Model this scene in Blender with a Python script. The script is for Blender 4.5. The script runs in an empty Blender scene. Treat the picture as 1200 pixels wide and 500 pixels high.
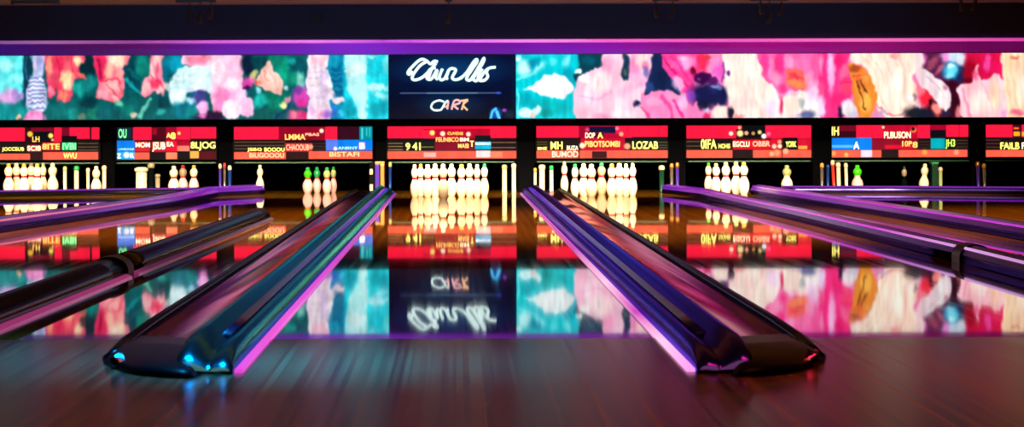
import bpy, bmesh, math, random
import numpy as np

random.seed(7)
S = bpy.context.scene
COL = S.collection
PI = math.pi

# ---------------------------------------------------------------- camera geometry
H = 0.76            # eye height over the lanes, metres
FPX = 2703.0        # focal length in pixels of the 1200 wide frame
VX, VY = 534.0, 146.0
ROLL = 0.0029


def un(px, py):
    return py + (px - 600.0) * ROLL


def P(px, py, D):
    """point seen at pixel (px, py) at distance D"""
    y = un(px, py)
    return ((px - VX) / FPX * D, D, H + (VY - y) / FPX * D)


def PX(px, D):
    return (px - VX) / FPX * D


def PZ(py, D):
    return H + (VY - py) / FPX * D


def FL(px, py, z=0.0):
    """point of the floor (or the level z) seen at pixel (px, py)"""
    D = FPX * (H - z) / (un(px, py) - VY)
    return ((px - VX) / FPX * D, D)


def lin(c):
    return tuple(((v / 255.0) / 12.92 if v / 255.0 <= 0.04045 else ((v / 255.0 + 0.055) / 1.055) ** 2.4) for v in c)


# ---------------------------------------------------------------- materials
def principled(name):
    m = bpy.data.materials.new(name)
    m.use_nodes = True
    return m, m.node_tree, m.node_tree.nodes['Principled BSDF']


def mat(name, rgb, rough=0.5, metal=0.0, coat=0.0, emit=None, strength=0.0, spec=0.5):
    m, nt, b = principled(name)
    b.inputs['Base Color'].default_value = (*lin(rgb), 1)
    b.inputs['Roughness'].default_value = rough
    b.inputs['Metallic'].default_value = metal
    b.inputs['Coat Weight'].default_value = coat
    b.inputs['Coat Roughness'].default_value = 0.06
    b.inputs['Specular IOR Level'].default_value = spec
    if emit:
        b.inputs['Emission Color'].default_value = (*lin(emit), 1)
        b.inputs['Emission Strength'].default_value = strength
    # faint procedural grain so that no surface is dead flat
    tc = nt.nodes.new('ShaderNodeTexCoord')
    nz = nt.nodes.new('ShaderNodeTexNoise')
    nz.inputs['Scale'].default_value = 35
    mr = nt.nodes.new('ShaderNodeMapRange')
    mr.inputs['To Min'].default_value = rough * 0.97
    mr.inputs['To Max'].default_value = min(1, rough * 1.03)
    nt.links.new(tc.outputs['Object'], nz.inputs['Vector'])
    nt.links.new(nz.outputs['Fac'], mr.inputs['Value'])
    nt.links.new(mr.outputs['Result'], b.inputs['Roughness'])
    return m


def emat(name, rgb, strength=1.0):
    m, nt, b = principled(name)
    b.inputs['Base Color'].default_value = (0, 0, 0, 1)
    b.inputs['Roughness'].default_value = 0.4
    b.inputs['Emission Color'].default_value = (*lin(rgb), 1)
    b.inputs['Emission Strength'].default_value = strength
    return m


def screen_mat(name, strength):
    """a display: its picture is the colour attribute 'picture'"""
    m, nt, b = principled(name)
    b.inputs['Base Color'].default_value = (0.004, 0.004, 0.005, 1)
    b.inputs['Roughness'].default_value = 0.5
    b.inputs['Specular IOR Level'].default_value = 0.0
    a = nt.nodes.new('ShaderNodeVertexColor')
    a.layer_name = 'picture'
    nt.links.new(a.outputs['Color'], b.inputs['Emission Color'])
    b.inputs['Emission Strength'].default_value = strength
    return m


def ramp_glow(name, axis, stops, strength):
    """emission whose colour runs along world axis (0 x, 1 y): stops = [(coord, rgb, level)]"""
    m, nt, b = principled(name)
    b.inputs['Base Color'].default_value = (0.02, 0.01, 0.03, 1)
    b.inputs['Roughness'].default_value = 0.25
    g = nt.nodes.new('ShaderNodeNewGeometry')
    sp = nt.nodes.new('ShaderNodeSeparateXYZ')
    mr = nt.nodes.new('ShaderNodeMapRange')
    lo, hi = stops[0][0], stops[-1][0]
    mr.inputs['From Min'].default_value = lo
    mr.inputs['From Max'].default_value = hi
    cr = nt.nodes.new('ShaderNodeValToRGB')
    el = cr.color_ramp.elements
    while len(el) < len(stops):
        el.new(0.5)
    for e, (c, rgb, lev) in zip(el, stops):
        e.position = (c - lo) / (hi - lo)
    for e, (c, rgb, lev) in zip(cr.color_ramp.elements, stops):
        r = lin(rgb)
        e.color = (r[0] * lev, r[1] * lev, r[2] * lev, 1)
    nt.links.new(g.outputs['Position'], sp.inputs[0])
    nt.links.new(sp.outputs[axis], mr.inputs['Value'])
    nt.links.new(mr.outputs['Result'], cr.inputs['Fac'])
    nt.links.new(cr.outputs['Color'], b.inputs['Emission Color'])
    b.inputs['Emission Strength'].default_value = strength
    return m


def wood_mat(name, dark, light, plank, rough_lo, rough_hi, bump, streak_x=90.0, streak_y=0.6):
    """boards running away along y"""
    m, nt, b = principled(name)
    N, L = nt.nodes, nt.links
    tc = N.new('ShaderNodeTexCoord')
    sp = N.new('ShaderNodeSeparateXYZ')
    L.new(tc.outputs['Object'], sp.inputs[0])
    dv = N.new('ShaderNodeMath'); dv.operation = 'DIVIDE'; dv.inputs[1].default_value = plank
    fl = N.new('ShaderNodeMath'); fl.operation = 'FLOOR'
    wn = N.new('ShaderNodeTexWhiteNoise'); wn.noise_dimensions = '1D'
    L.new(sp.outputs['X'], dv.inputs[0]); L.new(dv.outputs[0], fl.inputs[0]); L.new(fl.outputs[0], wn.inputs['W'])
    mp = N.new('ShaderNodeMapping')
    mp.inputs['Scale'].default_value = (streak_x, streak_y, 1)
    L.new(tc.outputs['Object'], mp.inputs['Vector'])
    nz = N.new('ShaderNodeTexNoise'); nz.inputs['Scale'].default_value = 1.0
    nz.inputs['Detail'].default_value = 3
    L.new(mp.outputs[0], nz.inputs['Vector'])
    mx = N.new('ShaderNodeMath'); mx.operation = 'MULTIPLY_ADD'
    mx.inputs[1].default_value = 0.45
    L.new(wn.outputs['Value'], mx.inputs[0])
    s2 = N.new('ShaderNodeMapRange'); s2.inputs['From Min'].default_value = 0.3; s2.inputs['From Max'].default_value = 0.7
    s2.inputs['To Max'].default_value = 0.6
    L.new(nz.outputs['Fac'], s2.inputs['Value'])
    L.new(s2.outputs[0], mx.inputs[2])
    cr = N.new('ShaderNodeValToRGB')
    cr.color_ramp.elements[0].color = (*lin(dark), 1)
    cr.color_ramp.elements[1].color = (*lin(light), 1)
    L.new(mx.outputs[0], cr.inputs['Fac'])
    L.new(cr.outputs['Color'], b.inputs['Base Color'])
    rr = N.new('ShaderNodeMapRange')
    rr.inputs['To Min'].default_value = rough_lo
    rr.inputs['To Max'].default_value = rough_hi
    L.new(mx.outputs[0], rr.inputs['Value'])
    L.new(rr.outputs[0], b.inputs['Roughness'])
    if bump:
        bp = N.new('ShaderNodeBump')
        bp.inputs['Strength'].default_value = bump
        bp.inputs['Distance'].default_value = 0.001
        L.new(mx.outputs[0], bp.inputs['Height'])
        L.new(bp.outputs[0], b.inputs['Normal'])
    b.inputs['IOR'].default_value = 1.5
    return m


# ---------------------------------------------------------------- object helpers
def link(o, parent=None):
    COL.objects.link(o)
    if parent is not None:
        o.parent = parent
    return o


def obj(name, me, material=None, parent=None):
    if isinstance(me, bmesh.types.BMesh):
        bm = me
        bmesh.ops.recalc_face_normals(bm, faces=bm.faces)
        me = bpy.data.meshes.new(name)
        bm.to_mesh(me)
        bm.free()
    o = bpy.data.objects.new(name, me)
    if material is not None:
        me.materials.clear()
        me.materials.append(material)
    return link(o, parent)


def empty(name, loc=(0, 0, 0), parent=None):
    o = bpy.data.objects.new(name, None)
    o.empty_display_size = 0.1
    link(o, parent)
    o.location = loc
    return o


def tag(o, label, cat, group=None, kind=None):
    o['label'] = label
    o['category'] = cat
    if group:
        o['group'] = group
    if kind:
        o['kind'] = kind
    return o


def struct(o):
    o['kind'] = 'structure'
    return o


def box_bm(x0, x1, y0, y1, z0, z1, bevel=0.0, bm=None):
    own = bm is None
    bm = bm or bmesh.new()
    r = bmesh.ops.create_cube(bm, size=1.0)
    for v in r['verts']:
        v.co.x = x0 if v.co.x < 0 else x1
        v.co.y = y0 if v.co.y < 0 else y1
        v.co.z = z0 if v.co.z < 0 else z1
    if bevel and own:
        bmesh.ops.bevel(bm, geom=list(bm.edges), offset=bevel, segments=2, affect='EDGES', profile=0.6)
    return bm


def cyl_bm(r0, r1, z0, z1, seg=20, bm=None, cx=0, cy=0):
    bm = bm or bmesh.new()
    return lathe_bm([(0, z0), (r0, z0), (r1, z1), (0, z1)], seg, bm, cx, cy)


def lathe_bm(profile, seg=24, bm=None, cx=0, cy=0):
    bm = bm or bmesh.new()
    rings = []
    for r, z in profile:
        if r < 1e-6:
            rings.append([bm.verts.new((cx, cy, z))])
        else:
            rings.append([bm.verts.new((cx + r * math.cos(2 * PI * k / seg), cy + r * math.sin(2 * PI * k / seg), z)) for k in range(seg)])
    for a, b in zip(rings, rings[1:]):
        for k in range(seg):
            k2 = (k + 1) % seg
            if len(a) == 1 and len(b) == 1:
                continue
            if len(a) == 1:
                bm.faces.new((a[0], b[k], b[k2]))
            elif len(b) == 1:
                bm.faces.new((a[k], b[0], a[k2]))
            else:
                bm.faces.new((a[k], b[k], b[k2], a[k2]))
    return bm


def smooth(o):
    for p in o.data.polygons:
        p.use_smooth = True
    return o


def sm_profile(pts, n=6):
    """Catmull-Rom through 2-D points"""
    out = []
    q = [pts[0]] + list(pts) + [pts[-1]]
    for i in range(1, len(q) - 2):
        p0, p1, p2, p3 = q[i - 1], q[i], q[i + 1], q[i + 2]
        for k in range(n):
            t = k / n
            out.append(tuple(0.5 * (2 * b + (c - a) * t + (2 * a - 5 * b + 4 * c - d) * t * t + (3 * b - a - 3 * c + d) * t ** 3)
                             for a, b, c, d in zip(p0, p1, p2, p3)))
    out.append(tuple(pts[-1]))
    return out


def sweep_bm(path, profile, side=1, z=0.0, scale=None, bm=None):
    """profile (u, h) carried along path (x, y); u grows outwards (side +1 to the right)"""
    bm = bm or bmesh.new()
    rings = []
    for i, (x, y) in enumerate(path):
        s = scale[i] if scale else (1, 1)
        (ax, ay), (bx, by) = path[max(i - 1, 0)], path[min(i + 1, len(path) - 1)]
        tx, ty = bx - ax, by - ay
        ln = math.hypot(tx, ty)
        sg = 1 if ty >= 0 else -1
        nx, ny = side * abs(ty) / ln, -side * tx * sg / ln
        rings.append([bm.verts.new((x + nx * u * s[0], y + ny * u * s[0], z + h * s[1])) for u, h in profile])
    n = len(profile)
    for a, b in zip(rings, rings[1:]):
        for k in range(n):
            k2 = (k + 1) % n
            bm.faces.new((a[k], a[k2], b[k2], b[k]))
    bm.faces.new(rings[0])
    bm.faces.new(list(reversed(rings[-1])))
    return bm


def grid_screen(name, px0, px1, py0, py1, D, img, material, parent=None):
    """flat display with one colour per grid point; img rows run from top to bottom, sRGB 0-255"""
    h, w, _ = img.shape
    xs = np.array([PX(px0 + (px1 - px0) * i / (w - 1), D) for i in range(w)])
    zs = np.array([PZ(py0 + (py1 - py0) * j / (h - 1), D) for j in range(h)])
    co = np.zeros((h, w, 3), np.float32)
    co[..., 0] = xs[None, :]
    co[..., 1] = D
    co[..., 2] = zs[:, None]
    idx = np.arange(h * w).reshape(h, w)
    q = np.stack([idx[:-1, :-1], idx[1:, :-1], idx[1:, 1:], idx[:-1, 1:]], -1).reshape(-1, 4)
    me = bpy.data.meshes.new(name)
    me.vertices.add(h * w)
    me.vertices.foreach_set('co', co.ravel())
    me.loops.add(q.size)
    me.loops.foreach_set('vertex_index', q.ravel().astype(np.int32))
    me.polygons.add(len(q))
    me.polygons.foreach_set('loop_start', np.arange(0, q.size, 4, dtype=np.int32))
    me.polygons.foreach_set('loop_total', np.full(len(q), 4, np.int32))
    me.update(calc_edges=True)
    c = np.clip(img / 255.0, 0, 1)
    c = np.where(c <= 0.04045, c / 12.92, ((c + 0.055) / 1.055) ** 2.4)
    rgba = np.ones((h * w, 4), np.float32)
    rgba[:, :3] = c.reshape(-1, 3)
    at = me.color_attributes.new('picture', 'FLOAT_COLOR', 'POINT')
    at.data.foreach_set('color', rgba.ravel())
    return obj(name, me, material, parent)


# ---------------------------------------------------------------- a little painter for the displays
class Painter:
    def __init__(self, x0, x1, y0, y1, res, base, warp=1.2, seed=1):
        self.x0, self.x1, self.y0, self.y1 = x0, x1, y0, y1
        w, h = int((x1 - x0) * res) + 1, int((y1 - y0) * res) + 1
        self.X, self.Y = np.meshgrid(np.linspace(x0, x1, w), np.linspace(y0, y1, h))
        self.rng = np.random.default_rng(seed)
        self.img = np.zeros((h, w, 3)) + np.array(base, float)
        self.TX, self.TY = self.X, self.Y
        if warp:
            self.X = self.X + warp * self.noise(9, 9) + warp * .9 * self.noise(2.6, 5)
            self.Y = self.Y + warp * self.noise(9, 9) + warp * 1.3 * self.noise(3, 6)

    def noise(self, sx, sy):
        """smooth noise of about -1..1 with feature size sx, sy in pixels"""
        gx = int((self.x1 - self.x0) / sx) + 3
        gy = int((self.y1 - self.y0) / sy) + 3
        g = self.rng.uniform(-1, 1, (gy, gx))
        fx = (self.TX - self.x0) / sx
        fy = (self.TY - self.y0) / sy
        ix, iy = fx.astype(int), fy.astype(int)
        tx, ty = fx - ix, fy - iy
        tx, ty = tx * tx * (3 - 2 * tx), ty * ty * (3 - 2 * ty)
        a = g[iy, ix] * (1 - tx) + g[iy, ix + 1] * tx
        b = g[iy + 1, ix] * (1 - tx) + g[iy + 1, ix + 1] * tx
        return a * (1 - ty) + b * ty

    def mix(self, m, col, a=1.0):
        m = (m * a)[..., None]
        self.img = self.img * (1 - m) + np.array(col, float) * m

    def blob(self, cx, cy, rx, ry, col, a=1.0, soft=0.35, ang=0.0):
        c, s = math.cos(ang), math.sin(ang)
        dx, dy = self.X - cx, self.Y - cy
        d = np.sqrt(((dx * c + dy * s) / rx) ** 2 + ((-dx * s + dy * c) / ry) ** 2)
        self.mix(np.clip((1 + soft - d) / (2 * soft), 0, 1), col, a)

    def rect(self, x0, y0, x1, y1, col, soft=0.5, a=1.0):
        m = np.clip((self.X - x0) / soft + .5, 0, 1) * np.clip((x1 - self.X) / soft + .5, 0, 1)
        m = m * np.clip((self.Y - y0) / soft + .5, 0, 1) * np.clip((y1 - self.Y) / soft + .5, 0, 1)
        self.mix(m, col, a)

    def poly(self, pts, col, soft=1.5, a=1.0):
        pts = sm_profile(list(pts) + [pts[0]], 4)
        ins = np.zeros(self.X.shape, bool)
        dmin = np.full(self.X.shape, 1e9)
        for (ax, ay), (bx, by) in zip(pts, pts[1:]):
            vx, vy = bx - ax, by - ay
            l2 = vx * vx + vy * vy
            if l2 < 1e-9:
                continue
            t = np.clip(((self.X - ax) * vx + (self.Y - ay) * vy) / l2, 0, 1)
            dmin = np.minimum(dmin, np.hypot(self.X - ax - t * vx, self.Y - ay - t * vy))
            cond = (ay > self.Y) != (by > self.Y)
            with np.errstate(divide='ignore', invalid='ignore'):
                xi = ax + (self.Y - ay) * vx / (vy if vy else 1e-9)
            ins ^= cond & (self.X < xi)
        sd = np.where(ins, dmin, -dmin)
        self.mix(np.clip(sd / soft + .5, 0, 1), col, a)

    def line(self, pts, w, col, a=1.0, soft=1.0):
        pts = sm_profile(pts, 5)
        dmin = np.full(self.X.shape, 1e9)
        for (ax, ay), (bx, by) in zip(pts, pts[1:]):
            vx, vy = bx - ax, by - ay
            l2 = max(vx * vx + vy * vy, 1e-9)
            t = np.clip(((self.X - ax) * vx + (self.Y - ay) * vy) / l2, 0, 1)
            dmin = np.minimum(dmin, np.hypot(self.X - ax - t * vx, self.Y - ay - t * vy))
        self.mix(np.clip((w - dmin) / soft + .5, 0, 1), col, a)

    def soften(self, n):
        for _ in range(n):
            for ax in (0, 1):
                a = np.concatenate([self.img[:1], self.img, self.img[-1:]], 0) if ax == 0 else np.concatenate([self.img[:, :1], self.img, self.img[:, -1:]], 1)
                self.img = (a[:-2] + 2 * a[1:-1] + a[2:]) / 4 if ax == 0 else (a[:, :-2] + 2 * a[:, 1:-1] + a[:, 2:]) / 4

    def contrast(self, a):
        c = np.clip(self.img / 255.0, 0, 1)
        self.img = 255.0 * (c + a * (c * c * (3 - 2 * c) - c))

    def texture(self, amt, sx, sy):
        self.img = np.clip(self.img * (1 + amt * self.noise(sx, sy))[..., None], 0, 255)


def left_picture():
    p = Painter(-40, 455.5, 64.5, 139.5, 1.15, (8, 92, 94), 1.4, 3)
    B, G, L = p.blob, p.poly, p.line
    B(-20, 85, 30, 40, (225, 110, 140)); B(-10, 125, 22, 20, (20, 140, 140))
    G([(-6, 60), (26, 60), (28, 104), (10, 108), (-6, 104)], (92, 212, 214))
    B(6, 76, 12, 6, (170, 240, 236), .7); B(18, 92, 9, 5, (150, 232, 232), .6); B(4, 96, 8, 5, (120, 220, 225), .6)
    p.rect(27, 60, 37, 125, (14, 62, 82), 3); L([(31, 64), (31, 92)], .8, (60, 140, 160), .7)
    G([(36, 64), (54, 64), (50, 84), (54, 104), (52, 130), (31, 130), (33, 100), (38, 84)], (178, 186, 222), 2)
    B(40, 76, 3, 5, (240, 205, 235), .8); B(47, 73, 4, 8, (150, 150, 215), .7)
    for k, y in enumerate((90, 95, 100, 105, 110, 115, 120, 126)):
        L([(34, y + 1), (43, y - .5), (52, y + .5)], .7, (70, 75, 140), .75)
        L([(34, y + 3), (43, y + 2), (51, y + 3)], .8, (236, 240, 250), .7)
    B(9, 113, 13, 9, (206, 158, 208)); B(18, 110, 5, 7, (160, 120, 190), .6); B(26, 111, 3, 4, (190, 150, 215), .8)
    B(15, 131, 20, 9, (14, 138, 140)); B(21, 137.5, 3.5, 3, (240, 175, 140))
    B(40, 140, 13, 12, (238, 134, 190), 1, .12); B(40, 141, 8, 6, (246, 165, 210), .7)
    # coral bloom
    B(103, 78, 9, 18, (6, 46, 56)); B(92, 103, 9, 8, (26, 150, 142)); B(105, 96, 9, 8, (18, 140, 135), .8)
    G([(52, 62), (97, 62), (98, 72), (93, 80), (100, 91), (88, 91), (85, 104), (82, 118), (68, 118), (66, 103), (64, 111), (56, 112), (57, 100), (54, 88)], (226, 74, 104))
    B(58, 76, 4, 12, (250, 160, 130), .85); B(92, 71, 5, 6, (255, 222, 170), .9); B(70, 74, 8, 8, (205, 44, 84), .8); B(82, 80, 6, 10, (236, 100, 105), .8)
    B(77, 92, 9, 9, (255, 206, 152), .95); B(79, 98, 5, 7, (255, 220, 170), .8); B(70, 100, 4, 6, (215, 52, 76), .7)
    B(75, 112, 6, 6, (255, 150, 110), .8); B(60, 106, 4, 5, (246, 130, 155), .9); B(96, 88, 6, 2.5, (246, 120, 95), .8, .3, .6)
    L([(66, 66), (70, 80), (67, 95)], .8, (165, 24, 66), .7); L([(85, 66), (84, 84)], .8, (180, 30, 70), .6); L([(75, 103), (74, 117)], .7, (200, 50, 60), .6)
    B(70, 128, 14, 9, (8, 110, 110)); B(85, 132, 6, 7, (24, 152, 142), .7); B(95, 136, 5, 4, (150, 150, 120), .7); B(110, 133, 8, 8, (40, 160, 120), .6); B(103, 120, 10, 6, (4, 60, 70))
    # second bloom
    B(155, 84, 14, 22, (4, 72, 84)); B(166, 78, 8, 14, (14, 124, 112)); L([(148, 94), (158, 103), (168, 108)], 2.2, (18, 150, 154), .9, 2); L([(150, 82), (165, 96)], 1.5, (10, 110, 122), .8, 2)
    G([(108, 62), (149, 62), (151, 73), (144, 80), (146, 95), (144, 109), (140, 118), (129, 119.5), (118, 116), (112, 113), (117, 99), (115, 92), (111, 78)], (242, 118, 136))
    G([(108, 62), (122, 62), (125, 82), (121, 96), (116, 92), (111, 80)], (226, 48, 96)); L([(115, 70), (119, 90)], 1.6, (150, 16, 70), .8)
    B(137, 71, 10, 8, (255, 216, 186), .95); B(127, 82, 5, 9, (255, 178, 150), .8); B(140, 88, 4, 10, (250, 160, 150), .7)
    B(131, 101, 9, 8, (255, 176, 170), .9, .4, .5); B(120, 110, 6, 5, (255, 160, 175), .9); L([(121, 95), (132, 92), (142, 97)], .9, (196, 36, 80), .8)
    L([(124, 100), (134, 108), (140, 114)], .9, (205, 50, 90), .7); L([(137, 90), (143, 108)], 1, (215, 70, 95), .6); B(135, 114, 4, 3, (255, 190, 185), .8)
    # third bloom
    G([(178, 62), (192, 62), (190, 80), (193, 92), (192, 109), (187, 111), (179, 108), (172, 112.5), (166, 108), (169, 95), (175, 88), (176, 76)], (244, 130, 152))
    B(185, 70, 5, 6, (255, 194, 190), .9); B(178, 84, 3, 10, (255, 200, 190), .8); B(181, 98, 7, 6, (232, 60, 96), .9); B(171, 101, 4, 7, (255, 185, 190), .9)
    L([(177, 88), (186, 96), (191, 104)], .9, (200, 40, 90), .7); B(188, 106, 4, 4, (255, 190, 180), .8); L([(186, 74), (183, 90)], .9, (220, 80, 120), .6)
    B(204, 74, 12, 11, (8, 142, 168)); B(196, 84, 5, 10, (6, 100, 125), .7); B(196, 101, 4, 6, (240, 205, 200), .8)
    G([(198, 100), (206, 84), (216, 78), (250, 76), (252, 106), (222, 107), (215, 122), (206, 126), (198, 114)], (196, 230, 234), 2.5)
    L([(202, 92), (245, 90)], 1.2, (235, 250, 250), .7, 2); B(209, 114, 8, 9, (222, 240, 244), .7); L([(200, 104), (222, 103)], .9, (150, 205, 215), .6)
    B(218, 128, 16, 10, (10, 118, 134)); B(222, 118, 6, 4, (160, 210, 230), .8); B(228, 111, 6, 4, (20, 120, 170), .8)
    B(140, 121, 5, 4, (110, 205, 165), .8); B(157, 133, 4, 4, (242, 190, 165), .9); L([(163, 137), (168, 128), (177, 116)], 2.2, (140, 222, 190), .7, 2); B(188, 131, 5, 4, (70, 180, 172), .7)
    B(120, 132, 10, 6, (14, 100, 108)); B(150, 128, 7, 7, (10, 130, 110), .6); B(190, 120, 8, 8, (4, 66, 74))
    # pink mass and pale discs
    G([(214, 62), (282, 62), (284, 90), (289, 110), (284, 118), (266, 130), (252, 130), (246, 112), (248, 100), (250, 78), (222, 76), (212, 74)], (250, 184, 210), 2)
    B(228, 70, 10, 7, (228, 124, 152), .9); B(240, 67, 7, 5, (200, 90, 115), .6); B(255, 80, 9, 13, (254, 214, 226), .8); B(275, 78, 7, 12, (250, 165, 195), .7); B(262, 112, 12, 10, (246, 128, 180), .9)
    B(272, 98, 8, 6, (255, 216, 232), .8); B(256, 124, 6, 8, (240, 120, 175), .8); p.rect(221, 79, 248, 105, (202, 230, 238), 4, .85); B(235, 105, 14, 2, (235, 200, 230), .7)
    B(234, 114, 9, 8, (76, 62, 126), .9); B(246, 136, 18, 6, (50, 22, 56)); B(237, 126, 8, 8, (232, 160, 208), 1, .2); B(236, 136, 4, 3, (210, 120, 180), .9); B(224, 131, 7, 6, (20, 140, 140)); B(222, 117, 5, 4, (185, 220, 235), .8)
    B(291, 74, 8, 14, (10, 36, 58)); B(304, 72, 10, 7, (6, 74, 80)); B(291, 96, 6, 7, (200, 70, 150)); B(297, 93, 4, 5, (246, 130, 190), .9); B(290, 103, 4, 3, (70, 20, 90)); B(297, 87, 4, 4, (222, 205, 120), .8)
    B(289, 125, 9, 12, (246, 180, 222), 1, .1); B(290, 122, 5, 7, (250, 200, 230), .6); B(272, 129, 11.5, 11, (251, 206, 222), 1, .1); B(270, 127, 6, 6, (254, 224, 232), .7)
    B(325, 116, 16, 14, (8, 116, 98)); B(306, 118, 8, 9, (30, 172, 160)); B(309, 132, 9, 8, (10, 96, 92)); B(336, 82, 12, 16, (10, 150, 122)); B(322, 70, 8, 6, (14, 120, 100), .9)
    G([(301, 93), (307, 82), (313, 73.5), (317, 73), (323, 82), (332, 98), (329, 109), (316, 107), (306, 101)], (246, 182, 168)); B(314, 85, 6, 7, (252, 206, 190), .8); L([(311, 82), (314, 95)], .8, (225, 120, 115), .7); L([(318, 84), (324, 100)], .8, (228, 135, 130), .6); B(303, 97, 4, 3, (225, 110, 85), .8); B(300, 84, 3, 3, (250, 225, 150), .7)
    B(303, 105, 3, 4, (190, 230, 240), .7); B(332, 123, 5, 4, (246, 226, 150), .9); B(338, 117, 4, 4, (240, 150, 170), .9); B(336, 103, 3, 3, (220, 230, 245), .8); L([(324, 138), (340, 122), (348, 104)], 1.6, (20, 60, 110), .8); B(344, 136, 6, 6, (180, 60, 140), .8)
    # lilac figure, magenta cluster, cyan side
    B(349, 78, 10, 13, (6, 84, 92)); B(345, 92, 8, 8, (20, 130, 108), .9); B(352, 96, 5, 10, (140, 208, 192), .85); B(343, 72, 4, 4, (30, 170, 170), .8)
    p.rect(384, 62, 407, 140, (4, 124, 156), 4); B(396, 92, 10, 16, (0, 104, 140)); B(392, 70, 6, 8, (20, 160, 190), .8)
    B(354, 114, 10, 11, (196, 76, 166)); B(349, 106, 5, 4, (120, 60, 150), .8); B(355, 120, 5, 5, (226, 50, 150), .9); B(348, 136, 11, 8, (232, 84, 140)); B(357, 135, 4, 5, (235, 40, 120), .8); B(344, 134, 4, 4, (250, 150, 160), .7)
    G([(363, 62), (385, 62), (383, 80), (387, 98), (393, 112), (405, 117), (396, 121), (386, 116), (388, 142), (360, 142), (362, 118), (358, 100), (360, 84)], (228, 204, 222), 1.5)
    B(373, 71, 9, 6, (250, 182, 198), .95); B(370, 92, 6, 14, (244, 226, 232), .8); B(379, 100, 4, 20, (200, 176, 214), .6); B(362, 74, 2, 4, (252, 232, 236), .9); B(383, 74, 2, 4, (255, 235, 240), .9)
    L([(385, 82), (389, 104), (398, 116)], 1.2, (252, 228, 232), .9); B(372, 134, 8, 5, (250, 170, 196), .8); B(366, 130, 4, 5, (210, 150, 210), .7); B(382, 134, 6, 5, (206, 120, 190), .8); B(396, 118, 6, 2.5, (250, 200, 190), .8)
    for y in (84, 92, 100, 108, 114): L([(364, y), (384, y - .5)], .5, (150, 140, 190), .5)
    B(392, 127, 4, 5, (60, 130, 220), .8); B(400, 132, 4, 4, (90, 190, 225), .7); B(388, 134, 8, 5, (90, 80, 180), .5); B(397, 110, 6, 4, (10, 90, 130), .7)
    for y in (84, 90, 97, 103): L([(388, y), (402, y + 2)], .7, (60, 175, 200), .5)
    p.rect(404, 60, 470, 142, (36, 196, 210), 5)
    G([(404, 62), (429, 62), (430, 92), (430, 142), (423, 142), (413, 114), (407, 98)], (172, 236, 236), 3); B(416, 82, 9, 8, (215, 250, 248), .8); L([(404, 84), (414, 80), (428, 84)], 1.3, (235, 252, 250), .6)
    B(442, 103, 14, 4, (204, 232, 242), .8); B(446, 112, 10, 3, (215, 235, 245), .6, .5, .3); B(444, 78, 9, 10, (20, 180, 200), .6); B(436, 66, 4, 2, (190, 250, 250), .8); B(453, 76, 4, 10, (140, 235, 235), .7)
    B(446, 128, 12, 9, (14, 160, 176), .8); B(410, 128, 7, 12, (0, 140, 160), .7); L([(427, 110), (425, 139)], 1.4, (190, 240, 242), .6); L([(418, 116), (421, 138)], .8, (90, 210, 215), .6)
    p.texture(.10, 3.5, 14); p.texture(.08, 8, 6); p.contrast(.35); p.soften(1); p.texture(.04, 3, 3)
    return p.img


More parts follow.
